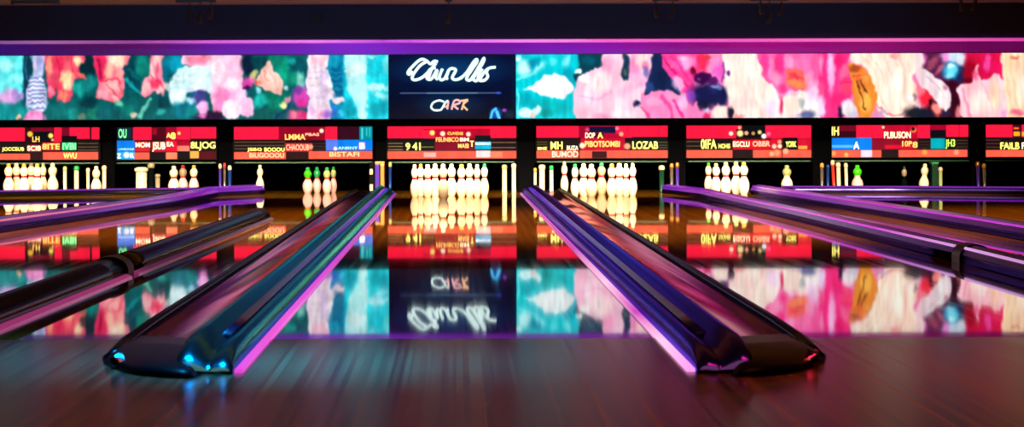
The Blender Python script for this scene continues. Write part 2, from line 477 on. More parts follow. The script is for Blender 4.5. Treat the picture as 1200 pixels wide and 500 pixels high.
def right_picture():
    p = Painter(604.5, 1250, 62, 139, 1.15, (245, 130, 175), 1.2, 5)
    B, G, L = p.blob, p.poly, p.line
    p.rect(590, 55, 690, 145, (2, 194, 206), 3)
    B(614, 78, 9, 10, (196, 246, 246), .9); B(634, 76, 7, 4, (160, 236, 240), .8, .5, -.7); B(648, 70, 4, 5, (120, 230, 235), .7); B(664, 70, 4, 8, (150, 236, 240), .8, .4, .3); B(627, 72, 7, 6, (0, 138, 164), .85, .4, -.6); B(607, 66, 4, 3, (235, 252, 252), .9)
    L([(607, 92), (622, 86), (636, 76)], 1.5, (150, 238, 240), .8, 2); B(666, 90, 8, 12, (0, 150, 172), .7)
    B(614, 116, 10, 8, (0, 150, 166), .8); B(645, 126, 22, 9, (0, 164, 166), .9); B(640, 132, 8, 5, (10, 140, 135), .7); L([(607, 104), (607, 139)], 1, (170, 245, 245), .7)
    G([(613, 105), (626, 97), (634, 90), (642, 85.5), (653, 85), (663, 89), (669, 98), (672, 106), (664, 113), (650, 114.5), (634, 112), (626, 106)], (236, 251, 249), 1.4)
    G([(608, 130), (614, 126), (624, 128), (630, 123), (633, 128), (626, 137), (610, 138)], (205, 236, 238), 1.6); B(624, 136, 3, 3, (225, 170, 150), .6)
    G([(676, 60), (712, 60), (708, 76), (694, 80), (682, 90), (676, 96), (671, 86), (678, 74)], (4, 66, 82), 2); B(677, 82.5, 4.5, 3.4, (240, 255, 255), 1, .2); B(690, 70, 8, 5, (0, 100, 120), .6)
    G([(676, 142), (671, 125), (674, 100), (678, 90), (694, 79.5), (708, 77), (709, 60), (768, 60), (762, 80), (756, 104), (750, 118), (768, 142)], (250, 190, 210), 1.2)
    B(702, 96, 12, 13, (250, 226, 222), .9); B(684, 92, 5, 5, (252, 244, 235), .9); B(713, 73, 7, 11, (250, 148, 184), .8); B(690, 114, 12, 10, (252, 204, 220), .7); L([(680, 112), (700, 116), (716, 108)], 1.4, (244, 150, 190), .6, 2); B(710, 138, 14, 5, (238, 140, 180), .8); B(724, 122, 9, 10, (252, 212, 224), .8); B(736, 104, 14, 6, (250, 160, 195), .6, .5, -.5); B(722, 84, 6, 14, (250, 170, 198), .7); B(728, 134, 14, 6, (252, 224, 228), .8); L([(705, 78), (700, 100), (690, 128)], .9, (240, 165, 190), .6, 2)
    G([(731, 62), (737, 66), (737, 88), (733, 94), (728, 90), (729, 76)], (28, 58, 82), 2); B(733, 84, 2, 4, (90, 120, 100), .7); B(743, 78, 6, 14, (244, 124, 176), .8); B(752, 70, 7, 7, (254, 210, 205), .9); B(757, 76, 4, 6, (240, 110, 150), .7); B(748, 90, 8, 5, (250, 170, 205), .8)
    G([(765, 60), (775, 60), (778, 79), (790, 92), (798, 110), (784, 107), (770, 106), (756, 111), (758, 98), (763, 80)], (22, 42, 82), 2); B(757, 84, 4, 7, (84, 84, 160), .7); B(762, 102, 5, 6, (60, 90, 150), .6); B(752, 98, 7, 4, (246, 150, 200), .7, .4, -.5); B(776, 92, 7, 12, (14, 34, 66), .6)
    G([(774, 60), (822, 60), (820, 82), (813, 98), (818, 106), (802, 109), (793, 97), (781, 84), (776, 75)], (246, 72, 150), 1.2); B(806, 72, 8, 8, (255, 168, 210), .8); B(790, 76, 8, 6, (250, 100, 168), .8); L([(777, 66), (790, 84), (806, 101)], 1.3, (210, 24, 100), .8); L([(786, 64), (800, 82), (812, 100)], .9, (226, 40, 120), .7); B(795, 98, 6, 9, (244, 176, 214), .8, .3, -.5); B(808, 104, 6, 3, (235, 60, 150), .7); B(800, 67, 6, 4, (255, 190, 215), .7)
    B(824, 72, 7, 12, (236, 48, 88)); B(837, 76, 8, 14, (255, 140, 190)); B(840, 84, 5, 6, (246, 90, 170), .8); B(813, 83, 3, 4, (110, 12, 48)); B(830, 66, 4, 3, (180, 60, 60), .7)
    G([(750, 118), (758, 110.5), (770, 107), (782, 109), (791, 117), (800, 112), (810, 108), (806, 124), (816, 142), (765, 142), (753, 128)], (255, 132, 182), 1.1)
    B(766, 119, 8, 6, (255, 168, 205), .8); L([(776, 112), (784, 124), (788, 138)], 2, (232, 52, 128), .7, 2.5); L([(790, 117), (794, 128), (800, 138)], 1.4, (220, 40, 120), .8); B(800, 120, 5, 8, (250, 180, 220), .8); L([(751, 126), (762, 138)], 1.2, (228, 50, 120), .7); B(790, 112, 5, 3, (250, 150, 190), .7)
    B(746, 122, 4, 4, (28, 36, 80)); B(828, 112, 20, 15, (24, 30, 76)); B(838, 104, 8, 6, (40, 50, 110), .7); B(810, 113, 6, 7, (150, 72, 192), .8); B(824, 124, 7, 5, (16, 24, 50), .8); G([(806, 142), (812, 126), (818, 120), (816, 134), (824, 132), (826, 142)], (250, 124, 178), 1.5); B(828, 137, 5, 4, (200, 30, 90), .8); B(842, 134, 9, 7, (250, 222, 206)); B(828, 130, 3, 2, (190, 200, 230), .8)
    B(823, 91, 10, 7.5, (62, 12, 76), 1, .2); B(820, 92, 2, 1.5, (150, 80, 160), .7); B(836, 95, 6, 4, (70, 20, 90), .9); B(838, 102, 5, 2, (180, 180, 220), .6)
    # large cream petals
    G([(846, 58), (892, 58), (894, 80), (899, 96), (907, 102), (913, 116), (917, 130), (910, 143), (858, 143), (854, 122), (850, 104), (849, 86)], (252, 228, 214), 1.6)
    for pts in ([(858, 66), (862, 90), (862, 135)], [(872, 64), (870, 95), (878, 138)], [(886, 66), (880, 100), (894, 138)], [(896, 98), (896, 139)], [(866, 64), (868, 84), (866, 110)]):
        L(pts, 1.2, (246, 190, 180), .55, 3)
    B(870, 120, 14, 7, (246, 204, 200), .6); B(905, 128, 8, 10, (242, 206, 242), .75); B(880, 75, 8, 10, (255, 240, 226), .7); B(866, 138, 6, 3, (236, 110, 120), .6); B(853, 100, 2.5, 6, (250, 190, 180), .6)
    B(846, 114, 7, 13, (22, 30, 76)); B(843, 103, 4, 3, (110, 130, 180), .6); B(844, 83, 6, 10, (240, 92, 182), .9); L([(848, 74), (850, 86), (846, 95)], 1.3, (120, 50, 140), .8); B(854.5, 85, 2, 4, (80, 20, 110), .9); B(845, 131, 9, 7, (252, 224, 208)); B(856, 133, 3.6, 8, (12, 16, 40), .95, .25)
    G([(886, 58), (960, 58), (960, 110), (922, 112), (906, 100), (896, 92)], (250, 96, 158), 2); B(903, 78, 4, 14, (252, 140, 186), .8); B(896, 72, 5, 14, (248, 60, 140), .8); B(914, 74, 5, 18, (240, 40, 120), .7); B(910, 92, 6, 8, (252, 160, 190), .7); B(925, 72, 6, 9, (252, 150, 190), .8); B(940, 76, 10, 10, (246, 120, 170), .7); B(955, 74, 6, 12, (250, 90, 150), .8)
    G([(920, 84), (928, 79), (942, 84), (947, 96), (944, 105), (934, 104), (923, 99)], (240, 104, 94), 2); B(934, 98, 9, 4, (252, 146, 84), .8, .5, .3); B(930, 88, 6, 3, (226, 50, 80), .8, .5, .4); L([(924, 92), (938, 90), (946, 96)], .9, (215, 60, 70), .6); B(948, 92, 5, 9, (246, 160, 190), .8)
    G([(918, 142), (916, 122), (922, 110), (938, 106), (950, 112), (966, 142)], (252, 224, 208), 2.5); B(952, 112, 8, 14, (232, 208, 236), .9, .5, .2); B(916, 126, 2.5, 9, (206, 30, 84), .9, .4); B(928, 110, 9, 4, (248, 170, 205), .7); B(940, 122, 4, 6, (120, 150, 160), .6); B(946, 136, 10, 6, (76, 82, 130), .9); B(933, 137, 7, 3, (200, 190, 215), .7); B(918, 104, 4, 6, (236, 50, 120), .7)
    # hot pink, orange and cream
    G([(958, 58), (1004, 58), (998, 84), (1000, 110), (984, 130), (982, 142), (962, 142), (960, 100)], (242, 54, 128), 2); B(974, 82, 4.5, 26, (255, 172, 216), .95); B(962, 74, 3, 12, (250, 150, 190), .8); B(984, 72, 4, 10, (238, 30, 110), .7); B(990, 84, 5, 9, (255, 130, 160), .7, .4, .5); B(992, 104, 9, 9, (246, 74, 112), .8); B(984, 118, 8, 8, (236, 36, 110), .7); B(962, 106, 4, 10, (250, 90, 140), .8); B(962, 126, 5, 13, (226, 216, 246), .95); B(972, 132, 4, 9, (240, 60, 130)); L([(986, 98), (1000, 96)], 1, (200, 30, 70), .6)
    B(985, 133, 4, 7, (34, 18, 54)); B(996, 129, 9, 12, (228, 216, 222), .95, .2, -.5); B(1000, 136, 5, 4, (190, 190, 210), .7)
    G([(996, 58), (1082, 58), (1070, 90), (1076, 106), (1073, 122), (1064, 136), (1050, 142), (1030, 132), (1024, 104), (1018, 84), (1008, 74), (999, 72)], (252, 222, 200), 1.4)
    for pts in ([(1020, 64), (1034, 90), (1034, 120), (1046, 137)], [(1036, 64), (1046, 90), (1050, 110)], [(1052, 62), (1060, 84), (1060, 120)], [(1010, 66), (1024, 80), (1030, 110), (1038, 132)], [(1046, 64), (1052, 76)], [(1066, 64), (1066, 86)]):
        L(pts, 1.0, (240, 178, 160), .65, 2.5)
    L([(1028, 124), (1038, 134), (1052, 137), (1060, 132)], .9, (200, 60, 90), .7); B(1050, 100, 8, 16, (255, 234, 216), .7); B(1048, 66, 5, 4, (236, 130, 140), .7); B(1000, 70, 5, 8, (255, 210, 205), .7)
    G([(994, 74), (1006, 75), (1017, 84), (1024, 100), (1027, 120), (1018, 142), (1009, 142), (1003, 122), (998, 100)], (224, 132, 54), 1.6); B(1014, 120, 6, 12, (248, 180, 86), .9); B(1002, 80, 7, 5, (150, 62, 40), .8); L([(1004, 96), (1010, 112), (1014, 130)], .9, (96, 40, 26), .9); L([(1009, 95), (1016, 110)], .9, (90, 36, 30), .9); L([(1000, 90), (1016, 88)], 1.2, (170, 70, 40), .7); B(1006, 92, 6, 4, (230, 100, 60), .8); B(1014, 92, 5, 5, (240, 150, 80), .7)
    B(1034, 134, 6, 4, (170, 150, 175), .8); B(1076, 134, 16, 9, (26, 34, 42)); B(1072, 114, 3, 5, (120, 90, 110), .7); B(1066, 116, 5, 4, (250, 230, 225), .9); B(1076, 122, 3, 5, (220, 205, 205), .8)
    # white petal, teal glow, red and peach
    p.rect(1080, 55, 1130, 100, (90, 34, 76), 4); B(1093, 74, 4, 10, (180, 90, 110), .7, .4, .6); B(1102, 80, 3, 8, (210, 110, 120), .7, .4, .6); B(1084, 68, 4, 6, (190, 80, 150), .7); B(1078, 70, 6, 14, (250, 216, 214))
    p.rect(1086, 96, 1130, 142, (60, 8, 32), 5); B(1086, 116, 9, 9, (226, 40, 62)); B(1080, 106, 5, 8, (236, 120, 130), .9); B(1098, 130, 6, 8, (242, 134, 124)); B(1084, 136, 9, 5, (18, 28, 48)); B(1091, 120, 2.5, 4, (40, 8, 20)); B(1108, 135, 5, 5, (40, 40, 70), .8)
    G([(1072, 80), (1082, 80), (1096, 90), (1110, 101), (1115, 114), (1113, 128), (1105, 131), (1098, 120), (1088, 108), (1076, 98)], (228, 208, 212), 1.2); L([(1086, 90), (1100, 104), (1108, 118)], .8, (180, 140, 160), .6); B(1108, 104, 3, 3, (170, 80, 110), .6); B(1104, 116, 5, 9, (246, 226, 226), .7)
    B(1126, 86, 14, 10, (28, 40, 86)); B(1122, 67, 17, 9, (186, 204, 224)); B(1108, 66, 5, 5, (240, 150, 220), .8); B(1128, 70, 7, 5, (225, 225, 232), .8); B(1114, 83, 10, 9.5, (40, 150, 190)); B(1114, 82, 7, 6.5, (110, 210, 234)); B(1114, 78, 4, 2.5, (210, 246, 250), .9); B(1112, 89, 5, 3, (150, 232, 244), .8)
    p.rect(1132, 55, 1182, 98, (204, 18, 76), 5); B(1138, 82, 9, 14, (150, 8, 40)); B(1142, 68, 5, 6, (190, 20, 60), .8); B(1158, 74, 4, 10, (240, 90, 170), .8); B(1168, 80, 6, 9, (224, 24, 96), .8); B(1136, 94, 8, 3, (90, 6, 30), .8)
    G([(1120, 106), (1126, 98), (1140, 96), (1146, 74), (1149, 92), (1160, 93), (1168, 87), (1176, 98), (1184, 142), (1132, 142), (1126, 122)], (250, 182, 192), 1.4); B(1148, 122, 14, 14, (252, 222, 208), .85); B(1166, 112, 6, 18, (252, 206, 168), .8); L([(1128, 104), (1132, 122), (1138, 139)], 1.2, (238, 90, 130), .6, 2); B(1144, 88, 3, 6, (236, 80, 130), .8); L([(1150, 96), (1160, 118), (1166, 136)], .9, (242, 150, 160), .6, 2); B(1124, 134, 4, 7, (240, 150, 150), .8); B(1178, 136, 4, 6, (214, 130, 190), .7)
    G([(1174, 56), (1260, 56), (1260, 146), (1188, 146), (1180, 122), (1175, 92)], (252, 206, 172), 2)
    for x in (1179, 1186, 1193, 1200, 1212, 1224, 1238):
        L([(x, 62), (x + 1, 90), (x + 8, 138)], 1.0, (240, 150, 130), .5, 2.5)
    B(1190, 67, 6, 2.5, (190, 70, 60), .6); B(1182, 76, 3, 10, (250, 200, 150), .7); B(1192, 134, 8, 4, (220, 70, 120), .7); B(1196, 104, 5, 18, (255, 226, 204), .7)
    n = p.noise(3.2, 22) * .6 + p.noise(7, 40) * .5
    p.img[..., 1] *= 1 + .10 * n; p.img[..., 2] *= 1 + .07 * n
    p.texture(.05, 9, 12); p.contrast(.3)
    p.soften(1); p.texture(.05, 3, 16)
    p.img = np.clip(p.img, 0, 255)
    return p.img


# ---------------------------------------------------------------- materials used
M = {}
M['lane'] = wood_mat('lane wood', (100, 64, 12), (165, 112, 22), 0.032, 0.022, 0.045, 0.0)
b = M['lane'].node_tree.nodes['Principled BSDF']
b.inputs['Coat Weight'].default_value = 0.3
b.inputs['Coat Roughness'].default_value = 0.015
M['approach'] = wood_mat('approach wood', (8, 9, 12), (150, 88, 58), 0.02, 0.16, 0.24, 0.0, 70.0, 0.10)
M['approach'].node_tree.nodes['Principled BSDF'].inputs['IOR'].default_value = 1.18
M['black'] = mat('matt black panel', (7, 8, 12), 0.8, spec=0.0)
M['pit'] = mat('pit curtain', (5, 12, 14), 0.9, spec=0.0)
M['navy'] = mat('navy painted soffit', (30, 42, 66), 0.8)
M['ceil'] = mat('grey ceiling board', (160, 165, 170), 0.9)
M['wallside'] = mat('dark side wall', (18, 18, 26), 0.8)
M['band'] = mat('pale painted band', (150, 100, 170), 0.7)
M['bezel'] = mat('black monitor frame', (9, 9, 12), 0.6, spec=0.05)
def tinted_metal(name, diff, gloss, rough, mix=0.88):
    """metal with a painted sheen colour, the same at every angle"""
    m = bpy.data.materials.new(name)
    m.use_nodes = True
    nt = m.node_tree
    nt.nodes.remove(nt.nodes['Principled BSDF'])
    d = nt.nodes.new('ShaderNodeBsdfDiffuse')
    d.inputs['Color'].default_value = (*lin(diff), 1)
    g = nt.nodes.new('ShaderNodeBsdfAnisotropic')
    g.inputs['Color'].default_value = (*lin(gloss), 1)
    g.inputs['Roughness'].default_value = rough
    x = nt.nodes.new('ShaderNodeMixShader')
    x.inputs[0].default_value = mix
    nt.links.new(d.outputs[0], x.inputs[1])
    nt.links.new(g.outputs[0], x.inputs[2])
    nt.links.new(x.outputs[0], nt.nodes['Material Output'].inputs['Surface'])
    return m


M['rail_teal'] = tinted_metal('dark capping with painted teal sheen', (6, 20, 26), (70, 180, 196), 0.17)  # teal sheen of reflected light put into the gloss colour
M['rail_violet'] = tinted_metal('dark capping with painted violet sheen', (14, 8, 50), (100, 84, 220), 0.17)  # blue-violet sheen put into the gloss colour likewise
M['rail'] = tinted_metal('satin navy violet rail', (12, 10, 40), (64, 50, 130), 0.26)
M['rail_dark'] = tinted_metal('satin black rail', (8, 9, 11), (96, 100, 108), 0.16)
M['gutter'] = tinted_metal('polished gutter with painted pink sheen', (16, 6, 12), (200, 140, 160), 0.1)  # pink reflection put into the gloss colour
M['cap'] = mat('black end cap plastic', (4, 4, 6), 0.38, spec=0.12)
M['rubber'] = mat('black rubber joint', (7, 7, 8), 0.45)
M['pin'] = mat('cream pin lacquer', (250, 238, 214), 0.25, 0, 0.3)
M['pinpink'] = mat('pinkish pin lacquer', (238, 190, 200), 0.25, 0, 0.3)
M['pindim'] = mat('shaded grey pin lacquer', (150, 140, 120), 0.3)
M['stripe'] = mat('red neck band', (190, 14, 30), 0.35)
M['green'] = mat('bright green lacquer', (60, 214, 24), 0.3)
M['teal'] = mat('sea green lacquer', (30, 170, 100), 0.3)
M['sage'] = mat('pale sage lacquer', (170, 190, 130), 0.3)
M['amber'] = mat('amber pin top', (222, 168, 70), 0.35)
M['chrome'] = mat('brushed chrome post', (210, 205, 200), 0.22, 0.9)
M['ivory'] = mat('ivory post', (242, 226, 196), 0.35)
M['violet'] = mat('violet anodised post', (90, 60, 200), 0.3, 0.5)
M['bluep'] = mat('blue anodised post', (30, 70, 170), 0.3, 0.5)
M['gold'] = mat('gold trim', (226, 170, 90), 0.3, 0.7)
M['redp'] = mat('red post', (210, 50, 40), 0.35)
M['greenglass'] = mat('dark green plastic', (8, 54, 40), 0.3)
M['fixture'] = mat('black lamp housing', (10, 9, 12), 0.5)
M['lens'] = mat('plum lamp glass', (90, 30, 90), 0.2)
M['screen'] = screen_mat('flower video wall', 1.2)
M['mon'] = screen_mat('score display', 1.25)

# ---------------------------------------------------------------- setting
D_FOUL = FPX * H / (396.5 - VY)
D_END = 28.6
XL, XR = -8.2, 8.6


def slab(name, x0, x1, y0, y1, z0, z1, m):
    return struct(obj(name, box_bm(x0, x1, y0, y1, z0, z1), M[m]))


slab('floor_lanes', XL, XR, D_FOUL, D_END, -0.12, 0.0, 'lane')
slab('floor_approach', XL, XR, -1.5, D_FOUL, -0.12, 0.0, 'approach')
D_SOF = 24.0
Z_SOF_T, Z_SOF_B = PZ(5.0, D_SOF), PZ(48.5, D_SOF)
slab('ceiling_low', XL, XR, 21.0, D_SOF, Z_SOF_T, Z_SOF_T + 0.12, 'ceil')
slab('ceiling', XL, XR, -1.5, 20.88, 3.2, 3.32, 'ceil')
slab('wall_bulkhead', XL, XR, 20.88, 21.0, Z_SOF_T, 3.32, 'navy')
slab('trim_1', XL, XR, D_SOF, D_SOF + 0.14, Z_SOF_B, 2.13, 'navy')           # soffit face
slab('wall_left', XL - .1, XL, -1.5, D_END, -0.12, 3.32, 'wallside')
slab('wall_right', XR, XR + .1, -1.5, D_END, -0.12, 3.32, 'wallside')
slab('wall_behind', XL, XR, -1.6, -1.5, -0.12, 3.32, 'wallside')
slab('wall_back', XL, XR, D_END, D_END + .1, -0.12, 3.32, 'pit')

D_SCR = 25.3      # flower screens
D_MON = 26.0      # score monitors
Z_ST, Z_SB = PZ(63.6, D_SCR), PZ(139.2, D_SCR)
# pale band over the screens, lit by added hidden lamps, and the dark masking unit behind everything
slab('trim_2', XL, XR, D_SCR + .05, D_SCR + .2, Z_ST + .006, 2.13, 'band')
slab('wall_masking', XL, XR, D_MON + .06, D_MON + .2, PZ(190.5, D_MON + .06), 2.13, 'black')
slab('trim_3', XL, XR, D_MON - .06, D_MON + .06, PZ(147.5, D_MON), PZ(139.5, D_MON), 'black')   # ledge above the monitors
slab('trim_4', XL, XR, D_MON - .02, D_MON + .06, PZ(191.5, D_MON), PZ(186.5, D_MON), 'black')   # pit header

# pillars between the pits
pill = [(-60, -40), (120, 134.5), (256, 272.5), (439.5, 453), (606, 626), (784, 803), (952, 972.5), (1137.5, 1151), (1302, 1320)]
for i, (a, b) in enumerate(pill):
    slab('trim_%d' % (5 + i), PX(a, D_MON), PX(b, D_MON), D_MON - .03, D_END, 0.0, PZ(147, D_MON), 'black')

# thin green edge under each header
for k, (a, b) in enumerate(zip(pill, pill[1:])):
    o = obj('header_strip', box_bm(PX(a[1] + 3, D_MON), PX(b[0] - 3, D_MON), D_MON - .05, D_MON - .02, PZ(190.6, D_MON), PZ(189.2, D_MON), .004),
            mat('green header edge', (40, 96, 72), 0.35))
    struct(o); o.name = 'trim_%d' % (20 + k)

# ---------------------------------------------------------------- LED strip of the soffit
xs = lambda px: PX(px, D_SOF)
led_soffit = ramp_glow('soffit led', 0, [
    (xs(-20), (150, 90, 170), .5), (xs(60), (190, 110, 190), .55), (xs(160), (180, 60, 170), .5), (xs(250), (210, 70, 200), .75), (xs(370), (225, 100, 210), .85),
    (xs(450), (190, 30, 190), .75), (xs(560), (225, 90, 215), .85), (xs(640), (240, 110, 200), .9), (xs(720), (240, 60, 170), .85), (xs(860), (240, 60, 170), .85),
    (xs(1010), (250, 110, 190), .8), (xs(1220), (220, 60, 170), .7)], 1.3)
o = obj('led_strip', box_bm(XL, XR, D_SOF - .035, D_SOF - .004, PZ(50.0, D_SOF), PZ(46.4, D_SOF), .006), led_soffit)
tag(o, 'long pink and violet neon light strip along the bottom of the dark soffit', 'light strip')


def area(name, loc, sx, sy, rgb, power, rot, spread=180):
    l = bpy.data.lights.new(name, 'AREA')
    l.shape = 'RECTANGLE'
    l.size, l.size_y = sx, sy
    l.color = lin(rgb)
    l.energy = power
    l.spread = math.radians(spread)
    o = bpy.data.objects.new(name, l)
    COL.objects.link(o)
    o.location = loc
    o.rotation_euler = rot
    return o


band_fills = [(-20, (50, 20, 150), .7), (80, (100, 12, 120), .45), (170, (130, 8, 110), .4), (270, (130, 50, 200), .95), (410, (140, 60, 210), 1.2), (520, (130, 24, 180), .95), (660, (140, 24, 190), 1.1),
        (760, (170, 6, 150), 1.0), (900, (190, 4, 130), 1.1), (1030, (180, 4, 120), .95), (1170, (150, 6, 110), .75)]
for px, rgb, pw in band_fills:
    area('band_fill', (PX(px, D_SCR), D_SCR - .45, 1.98), 1.15, .06, rgb, 11.0 * pw, (math.radians(32), 0, 0))  # added hidden lamps that colour the band; the visible strip is too weak

# ---------------------------------------------------------------- flower screens and the sign between them


def screen_thing(name, px0, px1, img, label):
    t = empty(name, (PX((px0 + px1) / 2, D_SCR), D_SCR, Z_SB))
    inv = t.location.copy()
    fr = obj('cabinet', box_bm(PX(px0, D_SCR), PX(px1, D_SCR), D_SCR + .004, D_SCR + .045, Z_SB, Z_ST, .004), M['bezel'], t)
    ds = grid_screen('display', px0 + .3, px1 - .3, 63.9, 138.9, D_SCR, img, M['screen'], t)
    for o in (fr, ds):
        o.matrix_parent_inverse.translation = -inv
    tag(t, label, 'video screen')
    return t


screen_thing('video_wall', -40, 455.5, left_picture(), 'wide video screen of coral roses and teal leaves on the left of the neon sign')
screen_thing('video_wall', 604.5, 1250, right_picture(), 'wide video screen of pink and cream petals on the right of the neon sign')


def sign():
    p = Painter(456.5, 603.5, 64, 139, 1.3, (3, 9, 30), 0, 2)
    p.blob(530, 82, 62, 26, (0, 24, 70), .8, .9); p.blob(528, 82, 52, 13, (4, 66, 112), .6, .6); p.blob(527, 123, 28, 10, (4, 56, 92), .6, .7)  # blue halo of the lettering painted into the display
    p.rect(469, 108.5, 587, 109.6, (92, 116, 160), 1.0, .9); p.rect(500, 108.5, 560, 109.6, (110, 160, 190), 1, .6); p.blob(584, 109, 3, 1.4, (50, 80, 220), .8)
    p.blob(581, 133, 6.5, 6.5, (10, 90, 190), .8); p.line([(575, 139), (577, 131), (581, 127.5)], 1.4, (70, 200, 250)); p.line([(582, 131), (585, 139)], 1.8, (90, 200, 250)); p.blob(591, 129.5, 2.6, 2, (150, 60, 190)); p.blob(597, 134, 6, 5, (20, 44, 60), .7); p.blob(603, 98, 2.5, 40, (0, 30, 60), .6)
    t = empty('neon_sign', (PX(530, D_SCR), D_SCR, Z_SB))
    off = -t.location.copy()

    def add(o):
        o.matrix_parent_inverse.translation = off
        return o
    add(obj('cabinet', box_bm(PX(456, D_SCR), PX(604, D_SCR), D_SCR + .004, D_SCR + .045, Z_SB, Z_ST, .004), M['bezel'], t))
    disp = add(grid_screen('display', 456.3, 603.7, 63.9, 138.9, D_SCR, p.img, M['mon'], t))

    def strokes(name, lst, rad, m):
        cu = bpy.data.curves.new(name, 'CURVE')
        cu.dimensions = '3D'
        cu.bevel_depth = rad
        cu.bevel_resolution = 3
        cu.use_fill_caps = True
        for pts in lst:
            pts = sm_profile(pts, 6)
            s = cu.splines.new('POLY')
            s.points.add(len(pts) - 1)
            for q, (cx, cy) in zip(s.points, pts):
                x, y = 450 + cx / 5.556, 56 + cy / 5.556
                q.co = (PX(x, D_SCR), D_SCR - .02, PZ(y + .0, D_SCR), 1)
        tmp = bpy.data.objects.new(name, cu)
        COL.objects.link(tmp)
        dg = bpy.context.evaluated_depsgraph_get()
        me = bpy.data.meshes.new_from_object(tmp.evaluated_get(dg))
        bpy.data.objects.remove(tmp)
        return add(smooth(obj(name, me, m, t)))
    white = emat('white neon', (226, 255, 250), 1.25)
    pink = emat('pale pink neon', (255, 190, 190), 1.1)
    peach = emat('peach neon', (255, 196, 150), 1.1)
    r = .0165
    strokes('script_lettering', [
        [(352, 92), (330, 86), (305, 104), (285, 90), (262, 76), (236, 78), (196, 112), (158, 156), (166, 172), (186, 150)],
        [(290, 84), (240, 112), (200, 160), (184, 196), (204, 208), (250, 192), (296, 150), (340, 100)],
        [(338, 132), (308, 136), (280, 172), (284, 202), (312, 200), (346, 146), (338, 190), (352, 206)],
        [(330, 110), (306, 150), (292, 196)],
        [(382, 136), (362, 186), (372, 208), (398, 196), (424, 142), (408, 190), (416, 206)],
        [(424, 142), (446, 134), (468, 146), (446, 190), (456, 206), (486, 204), (510, 188)],
        [(500, 200), (540, 160), (582, 96), (604, 76), (604, 96), (566, 152), (538, 200), (556, 212), (574, 202)],
        [(566, 206), (600, 156), (638, 90), (652, 68), (646, 96), (606, 160), (582, 202), (598, 216), (612, 206)],
        [(640, 136), (614, 190), (622, 214)],
        [(622, 212), (650, 164), (684, 134), (728, 127)],
        [(676, 142), (668, 160), (676, 188), (654, 212), (620, 214)]], r, white)
    strokes('block_lettering', [[(392, 352), (360, 342), (322, 356), (308, 386), (330, 406), (372, 404)], [(372, 404), (404, 352), (420, 346)]], .011, white)
    strokes('block_lettering', [[(420, 346), (412, 400)], [(390, 384), (420, 380)], [(440, 402), (458, 346), (488, 342), (492, 360), (456, 374), (484, 400)]], .011, pink)
    strokes('block_lettering', [[(500, 346), (548, 338)], [(506, 404), (524, 344)], [(548, 340), (516, 372), (544, 406)]], .011, peach)
    tag(t, 'dark navy sign screen with white script lettering above a thin blue line', 'sign')


sign()

# ---------------------------------------------------------------- score monitors
R = (255, 24, 60); O_ = (255, 94, 70); K = (24, 15, 18); BL = (4, 122, 228); CY = (0, 166, 176)
Y1 = (250, 238, 110); CR = (255, 236, 190); PE = (255, 170, 130); OR = (255, 190, 90); GR = (120, 245, 150); LB = (150, 215, 255); WH = (250, 248, 250)
txt_mats = {}


def txt_mat(c):
    if c not in txt_mats:
        txt_mats[c] = emat('display lettering', c, 2.2)
    return txt_mats[c]


def text_mesh(s, px0, py0, px1, py1, D):
    cu = bpy.data.curves.new('lettering', 'FONT')
    cu.body = s
    cu.extrude = 0.0
    cu.offset = 0.016
    tmp = bpy.data.objects.new('lettering', cu)
    COL.objects.link(tmp)
    dg = bpy.context.evaluated_depsgraph_get()
    me = bpy.data.meshes.new_from_object(tmp.evaluated_get(dg))
    bpy.data.objects.remove(tmp)
    n = len(me.vertices)
    co = np.zeros(n * 3, np.float32)
    me.vertices.foreach_get('co', co)
    co = co.reshape(-1, 3)
    lo, hi = co.min(0), co.max(0)
    out = np.zeros_like(co)
    out[:, 0] = PX(px0, D) + (co[:, 0] - lo[0]) / (hi[0] - lo[0]) * (PX(px1, D) - PX(px0, D))
    out[:, 2] = PZ(py1, D) + (co[:, 1] - lo[1]) / (hi[1] - lo[1]) * (PZ(py0, D) - PZ(py1, D))
    out[:, 1] = D
    me.vertices.foreach_set('co', out.ravel())
    me.update()
    return me


